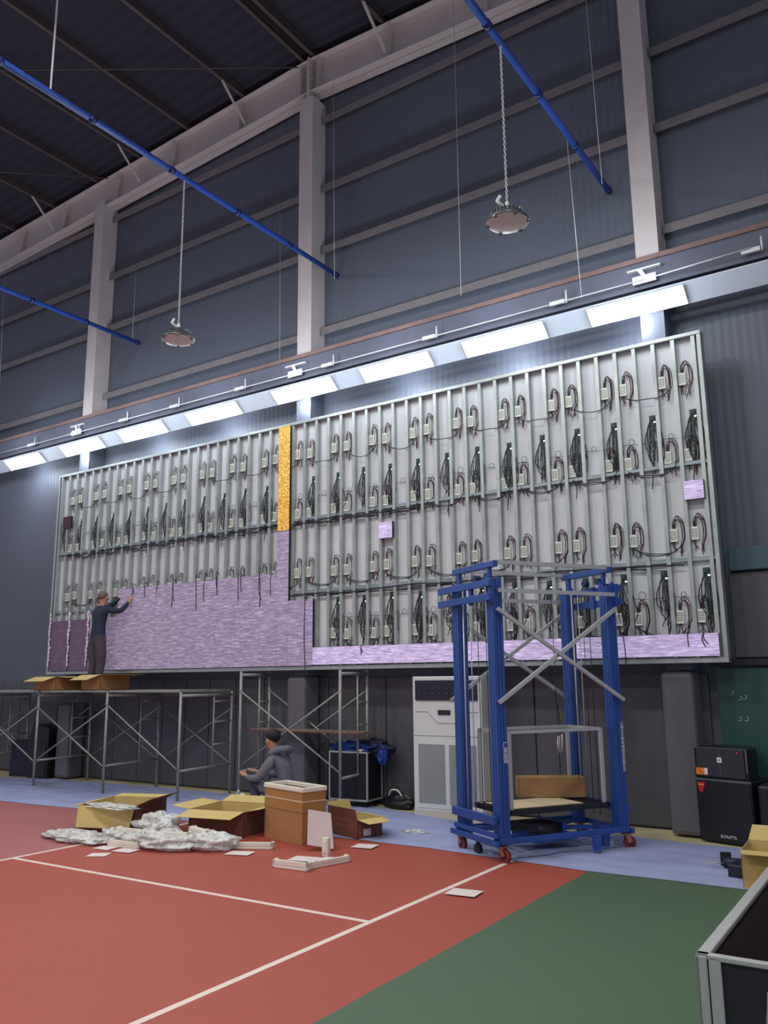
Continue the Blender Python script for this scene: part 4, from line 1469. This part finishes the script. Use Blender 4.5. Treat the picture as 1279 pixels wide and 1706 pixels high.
body = skinned('body', J, links, [M_skin, M_trou, M_navy, M_shoe, M_glove], cls_w, wk)
h = MB().sphere((.035, .03, 1.575), (.084, .098, .088), 0, 20, 12)
hair = obj('hair', h, M_ghair, wk, label='close cropped greying hair')
me_ = hair.data
for v in me_.vertices:
    if v.co.z < 1.55 + (v.co.y - .03) * .5 + .0:
        v.co.z = 1.55 + (v.co.y - .03) * .5
        v.co.x = .035 + (v.co.x - .035) * .8
        v.co.y = .03 + (v.co.y - .03) * .8
e = MB()
for sg in (-1, 1):
    e.sphere((.035 + .082 * sg, .045, 1.535), (.012, .022, .032), 0, 10, 6)
obj('ear', e, M_skin, wk)
e = MB().sphere((.035, .145, 1.53), (.014, .02, .024), 0, 8, 6).sphere((.035, .13, 1.482), (.026, .012, .008), 1, 8, 6)
for sg in (-1, 1):
    e.sphere((.035 + .03 * sg, .127, 1.555), (.012, .008, .006), 2, 8, 6)
obj('face', e, [M_skin, mat('lips', (160, 90, 84), .6), M_hair], wk)
obj('belt_hem', MB().lathe((0, 0, .905), [(.14, -.02), (.143, 0), (.135, .03)], 24, 0, Matrix(((1, 0, 0), (0, .74, 0), (0, 0, 1)))), M_navy, wk)

# crouching person behind the tall carton
cp = thing('person', (-7.36, 8.55, 0), 'person in a grey hoodie crouching behind the tall carton, head bowed to the left', 'person')
J = {}
J['pelvis'] = (V((.1, .05, .24)), (.15, .13))
J['waist'] = (V((.06, .04, .38)), (.145, .12))
J['chest'] = (V((.02, .0, .56)), (.17, .125))
J['upper'] = (V((-.03, -.02, .7)), (.155, .105))
J['neck'] = (V((-.09, -.04, .79)), (.055, .055))
J['jaw'] = (V((-.145, -.06, .84)), (.07, .064))
J['head'] = (V((-.15, -.055, .92)), (.088, .078))
J['crown'] = (V((-.145, -.05, .975)), (.068, .06))
for s, sg in (('l', -1), ('r', 1)):
    J[s + 'hip'] = (V((.02, .12 * -sg, .24)), (.1, .1))
    J[s + 'knee'] = (V((-.36, .18 * -sg, .42)), (.065, .065))
    J[s + 'calf'] = (V((-.28, .17 * -sg, .24)), (.06, .058))
    J[s + 'ankle'] = (V((-.2, .16 * -sg, .08)), (.042, .042))
    J[s + 'toe'] = (V((-.38, .18 * -sg, .035)), (.04, .03))
links = [('pelvis', 'waist'), ('waist', 'chest'), ('chest', 'upper'), ('upper', 'neck'), ('neck', 'jaw'), ('jaw', 'head'), ('head', 'crown')]
for s in 'lr':
    links += [('pelvis', s + 'hip'), (s + 'hip', s + 'knee'), (s + 'knee', s + 'calf'), (s + 'calf', s + 'ankle'), (s + 'ankle', s + 'toe')]
J['rshoulder'] = (V((-.0, -.2, .69)), (.08, .075))
J['relbow'] = (V((-.14, -.28, .47)), (.055, .055))
J['rfore'] = (V((-.27, -.25, .45)), (.046, .046))
J['rwrist'] = (V((-.38, -.21, .46)), (.028, .028))
J['lshoulder'] = (V((-.08, .17, .68)), (.08, .075))
J['lelbow'] = (V((-.22, .2, .47)), (.052, .052))
J['lfore'] = (V((-.32, .12, .47)), (.044, .044))
J['lwrist'] = (V((-.4, .03, .49)), (.028, .028))
links += [('upper', 'rshoulder'), ('rshoulder', 'relbow'), ('relbow', 'rfore'), ('rfore', 'rwrist'), ('upper', 'lshoulder'), ('lshoulder', 'lelbow'), ('lelbow', 'lfore'), ('lfore', 'lwrist')]
fingers(J, links, 'r', J['rwrist'][0], (-.1, .03, .03), (0, .3, .9), (0, 1, 0))
fingers(J, links, 'l', J['lwrist'][0], (-.08, -.06, .02), (0, 0, 1), (.5, -.8, 0))


def cls_c(c):
    if c.z > .775 and c.x < -.02 and (c - V((-.15, -.055, .9))).length < .19:
        return 0
    if c.x < -.385 and c.z > .42 and abs(c.y) < .28:
        return 0
    if c.z < .07:
        return 3
    if c.z < .3 or (c.x < -.2 and abs(c.y) > .1 and c.z < .44 and abs(abs(c.y) - .18) < .07 and c.z < .42):
        return 1
    return 2


skinned('body', J, links, [M_skin, M_trou, M_hood, M_shoe], cls_c, cp)
h = MB().sphere((-.13, -.05, .955), (.1, .09, .09), 0, 20, 12)
hair = obj('hair', h, M_hair, cp, label='short dark hair')
for v in hair.data.vertices:
    lim = .905 + (-.13 - v.co.x) * .55
    if v.co.z < lim:
        v.co.z = lim
        v.co.y = -.05 + (v.co.y + .05) * .92
e = MB()
for sg in (-1, 1):
    e.sphere((-.135, -.055 + .078 * sg, .89), (.02, .012, .03), 0, 10, 6)
obj('ear', e, M_skin, cp)
e = MB().sphere((-.226, -.06, .885), (.016, .013, .02), 0, 8, 6).sphere((-.215, -.06, .845), (.012, .026, .008), 1, 8, 6)
for sg in (-1, 1):
    e.sphere((-.226, -.06 + .03 * sg, .91), (.008, .012, .006), 2, 8, 6)
obj('face', e, [M_skin, mat('lips', (160, 90, 84), .6), M_hair], cp)
hd = MB().tube(smooth_curve([(-.08, -.14, .74), (.0, -.13, .79), (.07, -.03, .8), (.02, .09, .78), (-.1, .1, .74)], 5), [.03] + [.045] * 19 + [.03], 10)
obj('hood', hd, M_hood, cp)

cp.scale = (1.07, 1.07, 1.03)
